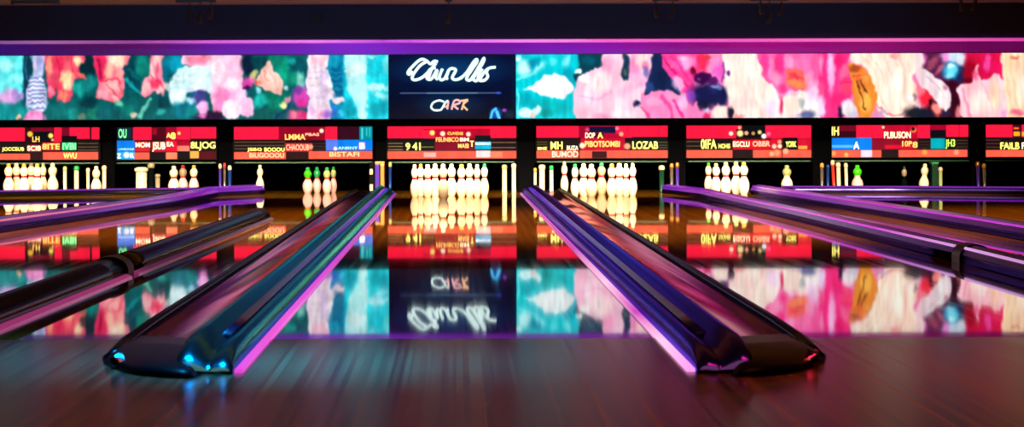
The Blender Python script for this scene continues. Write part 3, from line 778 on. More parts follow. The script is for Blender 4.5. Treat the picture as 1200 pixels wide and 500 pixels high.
def monitor(x0, sc, bx0, bx1, by0, by1, items, label):
    """items are in enlarged picture units: frame pixel = x0 + u / sc, 138 + v / sc"""
    fx = lambda u: x0 + u / sc
    px0, px1 = fx(bx0), fx(bx1)
    shift = un((px0 + px1) / 2, 0)
    fy = lambda v: 138 + v / sc + shift
    # all monitors share one height
    T, B = 148.0, 185.6
    ty, by = fy(by0), fy(by1)
    gy = lambda v: T + (fy(v) - ty) / (by - ty) * (B - T)
    p = Painter(px0, px1, T, B, 2.0, K, 0, 4)
    dots, texts = [], []
    for it in items:
        k = it[0]
        if k == 'r':
            _, a, b, c, d, col = it
            p.rect(fx(a), gy(b), fx(c), gy(d), col, .9)
        elif k == 'd':
            _, a, b, rad, col = it
            p.blob(fx(a), gy(b), rad / sc * 1.05, rad / sc * 1.05, col, 1, .3)
        elif k == 'l':
            _, a, c, ys, col = it
            for v in ys:
                p.rect(fx(a), gy(v) - .35, fx(c), gy(v) + .35, col, .6)
        else:
            texts.append(it)
    # slight screen structure: upper red deepens to its top edge
    p.texture(.06, 6, 20)
    t = empty('score_monitor', (PX((px0 + px1) / 2, D_MON), D_MON, PZ(186.5, D_MON)))
    off = -t.location.copy()
    fr = bmesh.new()
    y0, y1 = D_MON - .05, D_MON + .055
    e = 1.2
    for (a, b, c, d) in ((px0 - e, px1 + e, T - e * .6, T), (px0 - e, px1 + e, B, B + e * .7), (px0 - e, px0, T, B), (px1, px1 + e, T, B)):
        box_bm(PX(a, D_MON), PX(b, D_MON), y0, y1, PZ(d, D_MON), PZ(c, D_MON), 0, fr)
    f = obj('frame', fr, M['bezel'], t)
    ds = grid_screen('display', px0, px1, T, B, D_MON - .03, p.img, M['mon'], t)
    # the display plane sits a little nearer: rescale its pixel fit
    for o in (f, ds):
        o.matrix_parent_inverse.translation = off
    for _, s, a, b, c, d, col in texts:
        lt = obj('lettering', text_mesh(s, fx(a), gy(b), fx(c), gy(d), D_MON - .036), txt_mat(col), ds)
    tag(t, label, 'monitor', 'score monitors over the lanes')
    return t


DR = (120, 6, 34); BR = (126, 96, 54)
monitor(0, 9.09, -330, 1065, 92, 430, [
    ('r', -400, 90, 265, 235, R), ('r', 265, 90, 575, 245, (44, 8, 20)), ('r', 330, 90, 560, 135, DR), ('r', 360, 135, 530, 240, (10, 14, 18)), ('r', 575, 90, 660, 245, R), ('r', 660, 90, 740, 180, DR), ('r', 740, 90, 955, 212, R), ('r', 975, 90, 1070, 216, R),
    ('r', 655, 180, 820, 245, (12, 12, 14)), ('l', 825, 1045, (260, 298, 330), BR), ('l', -400, 0, (260, 298, 330), BR), ('r', 660, 250, 810, 330, (20, 190, 96)), ('r', 290, 275, 440, 345, (216, 28, 44)), ('r', 450, 250, 640, 330, (228, 50, 40)), ('r', -400, 365, 320, 430, O_), ('r', 455, 350, 1045, 432, O_), ('r', 320, 362, 455, 432, (46, 18, 20)),
    ('d', 320, 160, 28, (255, 190, 66)), ('d', 540, 178, 25, (255, 222, 96)), ('d', 560, 222, 14, (255, 160, 130)),
    ('t', 'JOCCEUB', 20, 298, 255, 347, Y1), ('t', 'SCI8', 290, 285, 432, 335, CR), ('t', '8ITE', 450, 262, 635, 322, OR), ('t', 'IVBI', 665, 255, 808, 325, GR), ('t', 'LH', 345, 185, 420, 242, OR), ('t', 'WVU', 675, 360, 815, 418, Y1)],
    'red score monitor at the left edge with a bright green tile')
monitor(130, 9.09, 65, 1125, 96, 434, [
    ('r', 70, 100, 218, 220, (20, 42, 58)), ('r', 235, 90, 435, 230, R), ('r', 435, 90, 585, 228, (74, 8, 22)), ('r', 440, 105, 490, 175, (150, 8, 34)), ('r', 585, 90, 705, 235, (150, 8, 38)), ('r', 700, 90, 848, 228, R), ('r', 852, 90, 1130, 216, R),
    ('r', 60, 235, 252, 352, BL), ('r', 60, 352, 252, 436, (44, 172, 232)), ('r', 255, 245, 418, 352, (204, 32, 44)), ('r', 250, 360, 410, 436, O_), ('r', 432, 245, 582, 356, (196, 22, 42)), ('r', 585, 235, 705, 352, (230, 16, 50)), ('r', 702, 230, 845, 295, (170, 6, 40)), ('r', 705, 292, 838, 348, (255, 124, 104)), ('r', 585, 360, 705, 432, (255, 134, 96)), ('r', 842, 348, 936, 424, (255, 176, 78)), ('r', 940, 350, 1122, 434, (84, 16, 24)),
    ('d', 725, 160, 16, (255, 214, 100)), ('d', 165, 388, 30, WH),
    ('t', 'OU', 80, 112, 165, 208, GR), ('t', 'MOM', 262, 256, 415, 306, CR), ('t', 'JSUB', 440, 252, 578, 352, CR), ('t', 'A@', 592, 152, 690, 222, Y1), ('t', 'EA', 595, 250, 668, 298, CR), ('t', '8LJOG', 850, 250, 1112, 342, Y1), ('t', 'Z', 66, 372, 105, 420, WH), ('t', 'R', 205, 368, 245, 418, WH), ('t', 'LANEULIAB', 80, 314, 246, 336, LB)],
    'red score monitor with a tall blue corner block on its left side')
monitor(268, 6.818, 42, 1148, 66, 321, [
    ('r', 40, 60, 400, 166, R), ('r', 400, 60, 772, 172, (136, 6, 36)), ('r', 770, 60, 868, 172, R), ('r', 868, 60, 1044, 168, (50, 8, 26)), ('r', 1045, 60, 1150, 172, (0, 138, 150)), ('r', 1060, 75, 1072, 165, (90, 215, 215)), ('r', 1098, 75, 1106, 140, (70, 200, 200)), ('r', 1122, 75, 1130, 150, (60, 190, 195)),
    ('l', 42, 450, (186, 214, 240), BR), ('r', 450, 195, 668, 263, (214, 38, 48)), ('l', 672, 772, (200, 222, 245), (80, 50, 40)), ('r', 775, 170, 1150, 256, BL), ('r', 1040, 190, 1090, 245, (225, 150, 190)), ('r', 780, 180, 870, 250, (90, 120, 225)), ('r', 40, 265, 456, 324, O_), ('r', 462, 265, 636, 324, (44, 20, 20)), ('r', 638, 260, 1150, 322, O_),
    ('d', 742, 98, 16, CR), ('d', 655, 225, 18, PE), ('d', 852, 240, 14, WH),
    ('t', 'LMMA', 450, 124, 612, 168, OR), ('t', 'CHAOOUB', 458, 206, 640, 252, PE), ('t', 'JSBG', 148, 232, 262, 264, Y1), ('t', 'BOOOU', 284, 230, 446, 262, Y1), ('t', 'PBAS', 612, 116, 722, 138, PE), ('t', 'BIUGOOOU', 165, 272, 442, 310, (255, 176, 130)), ('t', 'BISTAFI', 805, 266, 1042, 304, (255, 178, 120)), ('t', 'ANRNY', 872, 224, 1030, 246, LB), ('t', 'B', 1046, 194, 1086, 242, WH)],
    'red score monitor with a blue and turquoise right corner, above the green-headed pins')
monitor(448, 7.317, 45, 1148, 68, 342, [
    ('r', 40, 60, 1150, 168, R), ('r', 355, 88, 925, 172, (176, 8, 42)), ('r', 352, 100, 450, 170, (236, 30, 60)), ('l', 50, 175, (212, 238, 265), (190, 150, 92)), ('l', 930, 1145, (206, 250), (170, 120, 80)), ('r', 180, 172, 450, 276, (18, 18, 20)), ('l', 330, 440, (243,), (150, 150, 50)), ('r', 795, 145, 930, 272, (12, 22, 28)), ('r', 795, 198, 932, 264, (0, 172, 208)), ('r', 450, 168, 792, 276, (128, 8, 36)), ('r', 40, 278, 1150, 346, O_), ('r', 355, 290, 460, 330, (255, 174, 166)), ('r', 804, 275, 926, 334, (250, 222, 216)), ('r', 930, 285, 1030, 335, (255, 130, 96)),
    ('d', 428, 122, 20, Y1), ('d', 518, 130, 20, CR), ('d', 738, 135, 18, CR),
    ('t', '9', 200, 208, 238, 270, Y1), ('t', '41', 258, 204, 328, 270, Y1), ('t', 'FEUNBCO', 460, 162, 655, 198, OR), ('t', 'BM', 665, 165, 742, 195, CR), ('t', 'MAIB', 650, 215, 742, 252, OR), ('t', 'T', 752, 192, 784, 242, Y1), ('t', 'CUVENE', 560, 116, 692, 140, OR), ('t', 'MANIANA', 800, 205, 928, 226, WH)],
    'red score monitor directly below the neon sign, above the middle rack of pins')
monitor(620, 7.059, 60, 1146, 65, 328, [
    ('r', 50, 60, 1150, 162, R), ('r', 410, 60, 500, 168, (150, 6, 40)), ('r', 498, 68, 716, 126, (14, 15, 52)), ('r', 590, 125, 765, 250, (176, 6, 46)), ('r', 480, 112, 620, 166, (90, 8, 40)), ('r', 60, 160, 426, 264, (26, 18, 18)), ('l', 65, 150, (195, 215), (110, 90, 30)), ('r', 426, 165, 792, 264, (200, 12, 44)), ('r', 852, 155, 1150, 264, (20, 20, 20)), ('l', 1070, 1145, (200, 225, 245), (120, 110, 60)), ('r', 50, 265, 1150, 330, O_), ('r', 520, 272, 642, 328, (60, 18, 22)), ('r', 408, 165, 418, 328, (60, 8, 16)), ('r', 1070, 70, 1076, 160, (150, 8, 40)),
    ('d', 440, 225, 22, CR), ('d', 762, 132, 17, PE), ('d', 812, 232, 25, PE), ('d', 728, 85, 14, (255, 120, 150)), ('d', 482, 95, 16, (200, 60, 100)),
    ('t', 'MH', 178, 192, 276, 256, Y1), ('t', 'BUZA', 312, 226, 406, 262, CR), ('t', '8ME', 68, 236, 148, 260, Y1), ('t', 'DOP', 465, 120, 545, 164, CR), ('t', 'A', 565, 118, 612, 166, Y1), ('t', 'PIBOTSOMBI', 462, 188, 750, 236, OR), ('t', 'LOZAB', 855, 192, 1066, 254, Y1), ('t', 'BUMOD', 190, 270, 406, 320, (255, 190, 160))],
    'red score monitor with a dark navy patch at top, right of the neon sign')
monitor(798, 7.5, 45, 1144, 66, 348, [
    ('r', 40, 60, 1150, 178, R), ('r', 535, 60, 742, 178, (12, 12, 16)), ('r', 485, 95, 540, 178, (40, 8, 16)), ('l', 48, 170, (205, 245), BR), ('r', 455, 190, 792, 276, (220, 16, 36)), ('r', 792, 180, 892, 276, (214, 16, 48)), ('r', 895, 172, 1022, 276, (12, 12, 12)), ('r', 1026, 178, 1150, 276, (206, 16, 46)), ('r', 40, 280, 452, 352, O_), ('r', 456, 282, 632, 350, (36, 20, 22)), ('r', 632, 280, 1150, 350, O_), ('r', 1030, 245, 1110, 275, (255, 160, 70)), ('r', 884, 180, 892, 348, (70, 8, 16)),
    ('d', 520, 135, 27, (255, 230, 150)), ('d', 575, 132, 17, PE), ('d', 635, 135, 15, (190, 140, 80)), ('d', 692, 125, 17, (220, 200, 120)), ('d', 728, 160, 21, WH), ('d', 440, 135, 18, CR), ('d', 868, 248, 18, CR), ('d', 820, 250, 20, (255, 210, 170)), ('d', 866, 210, 16, PE), ('d', 770, 140, 17, (255, 90, 140)), ('d', 515, 85, 13, PE), ('d', 842, 305, 26, (255, 150, 100)), ('d', 798, 316, 20, (255, 180, 130)), ('d', 920, 292, 24, (255, 170, 140)),
    ('t', 'EGCLU', 458, 205, 602, 252, CR), ('t', 'OBBR', 630, 203, 782, 250, PE), ('t', '0IFA', 175, 185, 312, 270, Y1), ('t', 'NOHIS', 330, 225, 432, 266, Y1), ('t', 'YORK', 920, 205, 1014, 256, Y1)],
    'red score monitor with a black patch at top, above the five red-banded pins')
monitor(968, 6.977, 42, 1162, 58, 312, [
    ('r', 40, 50, 246, 158, (50, 8, 20)), ('r', 110, 60, 245, 105, (110, 8, 30)), ('r', 246, 50, 468, 162, R), ('r', 466, 50, 746, 168, (186, 10, 42)), ('r', 746, 50, 852, 162, R), ('r', 850, 50, 982, 98, (150, 6, 40)), ('r', 850, 98, 982, 152, (14, 12, 20)), ('r', 982, 50, 1168, 152, R),
    ('r', 40, 158, 374, 252, BL), ('r', 40, 215, 250, 235, (90, 180, 240)), ('r', 375, 165, 752, 252, (136, 10, 36)), ('r', 480, 215, 720, 245, (220, 16, 46)), ('l', 755, 852, (190, 215, 238), (70, 44, 26)), ('r', 856, 164, 972, 246, CY), ('l', 1060, 1158, (180, 205, 232), (84, 64, 36)), ('r', 40, 255, 452, 314, O_), ('r', 455, 255, 592, 316, (32, 20, 20)), ('r', 592, 254, 1155, 312, O_), ('r', 285, 255, 376, 310, (226, 216, 236)), ('r', 372, 60, 378, 162, (190, 10, 45)), ('r', 1085, 50, 1092, 150, (170, 8, 40)),
    ('d', 715, 95, 22, (240, 130, 60)), ('d', 712, 88, 15, (60, 8, 20)), ('d', 468, 75, 10, (150, 230, 160)), ('d', 165, 292, 16, (255, 180, 70)), ('d', 62, 280, 18, (255, 160, 80)), ('d', 805, 275, 20, (255, 160, 70)), ('d', 1065, 275, 20, (255, 150, 110)),
    ('t', 'IH', 48, 70, 104, 138, Y1), ('t', 'PLBUSON', 475, 110, 692, 162, CR), ('t', '10P', 622, 184, 702, 226, OR), ('t', '8', 708, 190, 748, 236, OR), ('t', 'JH3', 976, 172, 1054, 246, (190, 235, 80)), ('t', 'A', 225, 188, 272, 248, WH)],
    'red score monitor with a wide blue block at lower left')
monitor(1130, 9.086, 220, 1545, 66, 402, [
    ('r', 215, 60, 515, 196, R), ('r', 515, 60, 612, 200, (70, 8, 22)), ('r', 525, 138, 592, 184, (255, 168, 34)), ('r', 525, 94, 582, 112, (255, 110, 40)), ('r', 612, 60, 1550, 196, R), ('r', 612, 140, 660, 184, (255, 168, 60)), ('l', 222, 380, (225, 262, 300), (120, 56, 44)), ('l', 700, 1540, (225, 262, 300), (120, 56, 44)), ('r', 222, 330, 1550, 404, O_),
    ('t', 'FAlLB', 385, 250, 586, 322, Y1), ('t', 'PINS', 612, 250, 780, 320, CR)],
    'red score monitor at the right edge with an orange tile')

# ---------------------------------------------------------------- lane dividers and rails
GLOWF = lambda name, stops, s: ramp_glow(name, 1, stops, s)
led_left = GLOWF('magenta floor led', [(6, (235, 60, 215), .9), (9, (240, 90, 220), .95), (12, (225, 60, 215), .8), (16, (190, 40, 200), .6), (22, (200, 40, 200), .7), (27, (120, 20, 200), .5)], 1.0)
led_right = GLOWF('pink floor led', [(6.5, (255, 120, 230), 1.1), (8, (255, 190, 225), 1.2), (9.2, (230, 70, 200), .8), (11, (255, 190, 220), 1.1), (14, (225, 70, 190), .7), (20, (220, 50, 200), .65), (27, (160, 60, 220), .5)], 1.0)
glow_cap = GLOWF('painted blue violet glow', [(7, (8, 6, 20), .1), (9, (20, 8, 60), .2), (14, (52, 14, 150), .45), (19, (60, 10, 190), .7), (24, (52, 6, 200), .9), (28, (46, 8, 200), .9)], 1.0)  # violet sheen painted as emission, fading towards the near end
led_purple = GLOWF('purple rail led', [(8, (200, 100, 190), .5), (12.5, (225, 160, 235), .9), (15, (200, 50, 220), .8), (20, (190, 20, 210), .8), (28, (120, 20, 200), .6)], 1.0)
led_far = GLOWF('far purple led', [(15, (225, 120, 150), .8), (18, (230, 110, 170), .8), (21, (170, 50, 160), .6), (24, (130, 10, 190), .8), (28, (110, 10, 190), .7)], 1.0)
violet_glow = GLOWF('painted violet glow', [(12, (14, 12, 50), .3), (16, (36, 12, 110), .4), (21, (100, 12, 170), .55), (25.5, (110, 10, 190), .8)], 1.0)  # rail sheen painted as emission, strongest at the far end


def divider(name, x_in, side, label, led, metal):
    """main divider: rounded double-ridged capping, open gutter, outer lip, black end cap, LED line on the lane side"""
    t = empty(name, (x_in, 7.1, 0))
    off = -t.location.copy()
    y0, y1 = 7.08, 25.4
    path = [(x_in, y0 + (y1 - y0) * k / 30) for k in range(31)]

    def add(nm, bm, m, sm=True):
        o = obj(nm, bm, m, t)
        o.matrix_parent_inverse.translation = off
        if sm:
            smooth(o)
        return o
    cap = sm_profile([(.0, .002), (.006, .045), (.03, .068), (.06, .06), (.075, .052), (.10, .074), (.135, .098), (.165, .088), (.18, .05), (.185, .002)], 5)
    # the front of the capping slopes down to the floor
    sc = [(1, 1)] * 31
    sc[0] = (1, .12)
    p2 = [(x_in, 7.02), (x_in, 7.1), (x_in, 7.3)] + path[1:]
    add('capping', sweep_bm(p2, cap, side, 0, [(1, .25), (1, .72), (1, 1)] + [(1, 1)] * 30), M[metal])
    # glow added between the ridges, standing in for violet sheen on the capping
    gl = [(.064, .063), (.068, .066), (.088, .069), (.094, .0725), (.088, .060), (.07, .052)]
    add('painted_glow', sweep_bm([(x, y) for x, y in path if y > 7.5], gl, side), glow_cap)
    led_p = [(-.028, .0), (-.028, .008), (-.022, .012), (-.008, .012), (-.002, .01), (-.002, 0)]
    add('light_strip', sweep_bm(path, led_p, side), led, False)
    gut = sm_profile([(.188, .0), (.188, .05), (.21, .034), (.27, .022), (.34, .026), (.392, .04), (.392, .0)], 4)
    add('gutter', sweep_bm([(x, y + .12) for x, y in path], gut, side), M['gutter'])
    lip = sm_profile([(.394, .0), (.394, .05), (.405, .062), (.425, .062), (.445, .045), (.452, .0)], 3)
    add('outer_lip', sweep_bm([(x_in, 7.42), (x_in, 7.55), (x_in, 7.72)] + path[2:], lip, side, 0, [(1, .5), (1, .7), (1, .9)] + [(1, 1)] * 29), M['rail_dark'])
    # wedge shaped end cap closing gutter and lip
    nose = sm_profile([(.10, .0), (.13, .078), (.20, .094), (.30, .088), (.40, .07), (.46, .03), (.472, .0)], 5)
    npth = [(x_in, 6.92), (x_in, 6.98), (x_in, 7.1), (x_in, 7.3), (x_in, 7.62)]
    nsc = [(1, .03), (1.0, .3), (1, .52), (1.0, .66), (1, .6)]
    bm = bmesh.new()
    rings = []
    for (x, y), s in zip(npth, nsc):
        tip = max(0.0, (7.1 - y) / .18)
        rings.append([bm.verts.new((x + side * (u if u < .3 else u - (u - .3) * .2 * tip), y + .42 * max(0, (u - .12) / .35) ** 2, h * s[1])) for u, h in nose])
    n = len(nose)
    for a, b in zip(rings, rings[1:]):
        for k in range(n):
            bm.faces.new((a[k], a[(k + 1) % n], b[(k + 1) % n], b[k]))
    bm.faces.new(rings[0]); bm.faces.new(list(reversed(rings[-1])))
    add('end_cap', bm, M['cap'])
    tag(t, label, 'lane divider')
    return t


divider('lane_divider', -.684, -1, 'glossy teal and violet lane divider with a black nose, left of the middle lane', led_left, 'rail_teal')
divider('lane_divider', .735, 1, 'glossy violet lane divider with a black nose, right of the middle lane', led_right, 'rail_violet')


def rail(name, sections, joints, label, led=None, led_uz=None, face=None, flank=None, mirror=1, body='rail', w=.17, h=.1):
    """sections: list of floor paths [(x, y), ...] of the near edge; the profile grows away from the middle lane"""
    t = empty(name, (sections[0][0][0], sections[0][0][1], 0))
    off = -t.location.copy()

    def add(nm, bm, m, parent=t, sm=True):
        o = obj(nm, bm, m, parent)
        if parent is t:
            o.matrix_parent_inverse.translation = off
        if sm:
            smooth(o)
        return o
    prof = sm_profile([(0, 0), (.0, h * .45), (w * .12, h * .8), (w * .35, h), (w * .62, h * .97), (w * .86, h * .75), (w, h * .35), (w, 0)], 4)
    for path in sections:
        pp = []
        for a, b in zip(path, path[1:]):
            for k in range(8):
                pp.append((a[0] + (b[0] - a[0]) * k / 8, a[1] + (b[1] - a[1]) * k / 8))
        pp.append(path[-1])
        sec = add('rail_section', sweep_bm(pp, prof, mirror), M[body])
        if led:
            u, z = led_uz
            add('light_strip', sweep_bm(pp, [(u - .008, z - .006), (u - .008, z + .004), (u, z + .008), (u + .008, z + .006), (u + .008, z - .006)], mirror), led, sec, False)
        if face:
            add('painted_glow_face', sweep_bm(pp, [(-.004, h * .5), (w * .12 - .004, h * .86), (w * .35, h * 1.04), (w * .35, h * .96), (w * .12 + .003, h * .78), (.004, h * .45)], mirror), face, sec, False)  # painted glow on the shoulder, for violet sheen along the rail
        if flank:
            add('foot_strip', sweep_bm(pp, [(-.034, 0), (-.034, .008), (-.008, .018), (-.001, .018), (-.001, 0)], mirror), flank, sec, False)
    for (x, y) in joints:
        big = [(u * 1.1 - w * .05, z * 1.08) for u, z in prof]
        add('joint_sleeve', sweep_bm([(x, y - .1), (x, y + .1)], big, mirror), M['rubber'], t, False)
    tag(t, label, 'guard rail')
    return t


flank_pink = GLOWF('rose foot strip', [(8, (190, 60, 140), .5), (11.4, (200, 70, 140), .5), (12.2, (150, 60, 120), .2), (18, (60, 40, 80), .1)], 1.0)  # rose emission along the rail foot, weaker at the far end
# left rail with the joint
rail('guard_rail', [[(-1.72, 8.2), (-1.655, 11.55)], [(-1.65, 11.75), (-1.57, 15.5), (-1.50, 18.6)]], [(-1.652, 11.65)],
     'dark jointed rail on the left with a black sleeve and rose foot', None, None, None, flank_pink, -1, 'rail_dark', .19, .095)
# right rail with the joint
rail('guard_rail', [[(2.27, 25.4), (2.5, 23.8), (2.66, 17.7), (2.74, 12.75)], [(2.745, 12.5), (2.74, 8.5)]], [(2.742, 12.62)],
     'navy jointed rail on the right with a bright violet line on top', led_purple, (.016, .083), violet_glow, None, 1, 'rail', .17, .095)
# further rails
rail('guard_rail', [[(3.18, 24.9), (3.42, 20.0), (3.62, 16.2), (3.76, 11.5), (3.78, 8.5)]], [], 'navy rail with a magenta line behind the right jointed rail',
     led_purple, (.028, .087), violet_glow, None, 1, 'rail', .26, .1)
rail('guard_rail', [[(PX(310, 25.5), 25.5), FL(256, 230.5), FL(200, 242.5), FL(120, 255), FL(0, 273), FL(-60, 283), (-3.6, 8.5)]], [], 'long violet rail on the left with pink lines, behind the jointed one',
     led_far, (.03, .085), violet_glow, None, -1, 'rail', .34, .1)
rail('guard_rail', [[(PX(246, 25.35), 25.35), (PX(130, 25.0), 25.0), (PX(0, 24.4), 24.4), (PX(-40, 24.2), 24.2)]], [], 'thin black and pink curb in front of the leftmost pins',
     led_far, (.012, .07), None, None, -1, 'rail_dark', .14, .08)
rail('guard_rail', [[(PX(916, 25.3), 25.3), (PX(1060, 25.1), 25.1), (PX(1240, 24.5), 24.5)]], [], 'thin violet curb at the foot of the pins on the far right',
     led_far, (.012, .07), None, None, 1, 'rail', .14, .08)

# ---------------------------------------------------------------- bowling pins
PH = .345
prof_body = [(0, 0), (.085, 0), (.10, .015), (.128, .08), (.155, .17), (.166, .26), (.158, .34), (.132, .43), (.098, .50), (.080, .545)]
prof_band = [(.080, .545), (.083, .547), (.080, .575), (.083, .603), (.082, .605)]
prof_head = [(.082, .605), (.105, .65), (.122, .71), (.124, .76), (.108, .82), (.078, .865), (.058, .885)]
prof_top = [(.058, .885), (.062, .91), (.066, .945), (.055, .98), (.03, .997), (0, 1.0)]


def lm(nm, pr):
    sp = sm_profile(pr, 3)
    bm = lathe_bm([(max(r, 0) * PH, z * PH) for r, z in sp], 28)
    bmesh.ops.recalc_face_normals(bm, faces=bm.faces)
    me = bpy.data.meshes.new(nm)
    bm.to_mesh(me); bm.free()
    for p in me.polygons:
        p.use_smooth = True
    return me


pin_me = [('body', lm('pin body', prof_body)), ('neck_band', lm('pin band', prof_band)), ('head', lm('pin head', prof_head)), ('crown', lm('pin crown', prof_top))]


def pin(px, py, label, group, mats=('pin', 'stripe', 'pin', 'pin'), D=None, tilt=0.0, s=1.0, sx=1.0):
    if D is None:
        x, D = FL(px, py)
    else:
        x = PX(px, D)
    t = empty('bowling_pin', (x, D, 0))
    for (nm, me), m in zip(pin_me, mats):
        o = bpy.data.objects.new(nm, me)
        link(o, t)
        if len(me.materials) == 0:
            me.materials.append(M['pin'])
        o.material_slots[0].link = 'OBJECT'
        o.material_slots[0].material = M[m]
    t.scale = (s * sx, s * sx, s)
    if tilt:
        t.rotation_euler = (0, tilt, 0)
        t.location.z = abs(math.sin(tilt)) * .09 * PH * s * .9
    tag(t, label, 'bowling pin', group)
    return t


ORD = ['first', 'second', 'third', 'fourth', 'fifth', 'sixth', 'seventh', 'eighth', 'ninth', 'tenth']
G0 = 'white pins under the middle monitor'
mid = [(485.8, 24.15, 'pin'), (492.8, 24.55, 'amber'), (501, 24.2, 'pin'), (509.7, 24.6, 'pin'), (519.2, 23.9, 'pin'), (529, 24.6, 'sage'), (540.7, 24.25, 'amber'), (550, 24.6, 'sage'), (559, 24.2, 'pin'), (567.5, 24.55, 'teal')]
for i, (px, D, top) in enumerate(mid):
    wide = 1.0 if 1 < i < 8 else .8
    pin(px, 0, '%s red-banded white pin from the left in the rack under the middle monitor' % ORD[i], G0, ('pin', 'stripe', 'pin', top), D, 0, 1.0 if i != 4 else 1.03, wide)
G1 = 'white pins in the rack right of the middle lane'
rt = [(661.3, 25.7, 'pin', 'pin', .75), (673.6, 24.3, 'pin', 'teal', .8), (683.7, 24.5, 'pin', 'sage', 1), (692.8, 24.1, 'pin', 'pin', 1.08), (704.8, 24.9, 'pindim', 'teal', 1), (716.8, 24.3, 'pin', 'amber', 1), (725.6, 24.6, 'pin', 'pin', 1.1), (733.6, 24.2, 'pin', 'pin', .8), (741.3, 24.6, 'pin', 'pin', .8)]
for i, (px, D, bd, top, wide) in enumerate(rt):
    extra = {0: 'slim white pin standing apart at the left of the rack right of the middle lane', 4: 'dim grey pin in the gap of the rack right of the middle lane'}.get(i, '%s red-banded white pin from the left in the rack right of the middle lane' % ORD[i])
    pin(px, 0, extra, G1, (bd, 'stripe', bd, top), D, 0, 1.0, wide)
G2 = 'red-banded pins behind the right jointed rail'
for i, (px, D, top) in enumerate([(830, 25.6, 'green'), (839, 25.2, 'sage'), (850.4, 24.7, 'sage'), (862.4, 25.1, 'sage'), (871.5, 24.8, 'amber')]):
    pin(px, 0, '%s of five red-banded pins from the left, behind the right jointed rail' % ORD[i], G2, ('pin', 'stripe', 'pin', top), D, 0, 1.02 if i > 1 else .96, 1.0 if i else .8)
pin(922, 0, 'short wide pin with a pale green head behind the far right curb', 'pins on the far right', ('pin', 'pin', 'sage', 'sage'), 25.8, 0, .86, 1.3)
pin(1004.5, 0, 'pin with a bright green head and pink body on the far right', 'pins on the far right', ('pinpink', 'pinpink', 'green', 'green'), 25.75, 0, .86, 1.3)
pin(1082, 0, 'leaning cream pin on the far right', 'pins on the far right', ('pin', 'pin', 'pin', 'pin'), 25.7, .06, .9, 1.05)
pin(1059.5, 0, 'dark pin with a small pale head on the far right', 'pins on the far right', ('pit', 'pit', 'pindim', 'greenglass'), 25.75, 0, .82, .8)
GL = 'crowded white pins at the left edge'
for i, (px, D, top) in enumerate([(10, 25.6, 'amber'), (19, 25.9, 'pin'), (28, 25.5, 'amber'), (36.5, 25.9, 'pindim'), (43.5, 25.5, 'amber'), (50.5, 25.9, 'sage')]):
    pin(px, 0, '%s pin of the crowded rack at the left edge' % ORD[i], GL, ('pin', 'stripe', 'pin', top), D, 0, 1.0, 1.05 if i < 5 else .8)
pin(61.6, 0, 'white pin standing alone just right of the crowded left rack', 'single pins on the left', ('pin', 'pin', 'pin', 'pin'), 25.8, 0, 1.0, 1.1)
pin(112.6, 0, 'broad cream pin beside the pillar of the leftmost lane', 'single pins on the left', ('pin', 'pindim', 'pin', 'pin'), 25.7, 0, .9, 1.1)
pin(203.5, 0, 'white pin, left one of three on the second lane from the left', 'three pins on the left', ('pin', 'stripe', 'pin', 'pin'), 25.75, 0, .9, 1.2)
pin(214.3, 0, 'rosy pin in the middle of three on the second lane from the left', 'three pins on the left', ('pinpink', 'stripe', 'pindim', 'stripe'), 25.85, 0, .92, 1.05)
pin(227, 0, 'pin with an amber top, right one of three on the second lane from the left', 'three pins on the left', ('pinpink', 'stripe', 'pin', 'amber'), 25.75, 0, .92, 1.05)
pin(304.5, 0, 'lone cream pin behind the tip of the long violet rail', 'single pins on the left', ('pin', 'pin', 'pin', 'pin'), 25.85, 0, .92, .85)
GG = 'green-headed pins'
for i, (px, D, hd, w) in enumerate([(360.5, 26.2, 'green', 1.2), (371.3, 26.35, 'teal', 1.0), (383, 26.1, 'sage', 1.05), (390.6, 26.45, 'sage', .8)]):
    nm = ['pink pin with a bright green head, leftmost of the green-headed pins', 'pink pin with a sea green head, second of the green-headed pins', 'pink pin with a pale sage head, third of the green-headed pins', 'slim pink pin, rightmost of the green-headed pins'][i]
    pin(px, 0, nm, GG, ('pinpink', 'stripe', hd, 'teal'), D - .45, 0, .84, w)

# ---------------------------------------------------------------- posts at the lane ends


def post(px, ytop, ybot, wpx, label, m='ivory', cap='ivory', D=None, lean=0.0, group=None):
    x, Df = FL(px, ybot)
    D = D or (25.75 if wpx < 5.5 else 25.68)
    x = PX(px, D)
    h = max(.12, PZ(ytop, D) + (600 - px) * ROLL * D / FPX)
    r = wpx / 2 / FPX * D
    t = empty('lane_end_post', (x, D, 0))
    a = smooth(obj('post', lathe_bm([(0, 0), (r * 1.15, 0), (r * 1.15, .01), (r, .015), (r, h * .84), (0, h * .84)], 20), M[m], t))
    smooth(obj('cap', lathe_bm([(0, h * .84), (r * 1.2, h * .84), (r * 1.3, h * .89), (r * 1.2, h * .96), (r * .7, h), (0, h)], 20), M[cap], t))
    if lean:
        t.rotation_euler = (0, lean, 0)
        t.location.z = .004
    tag(t, label, 'post', group)
    return t


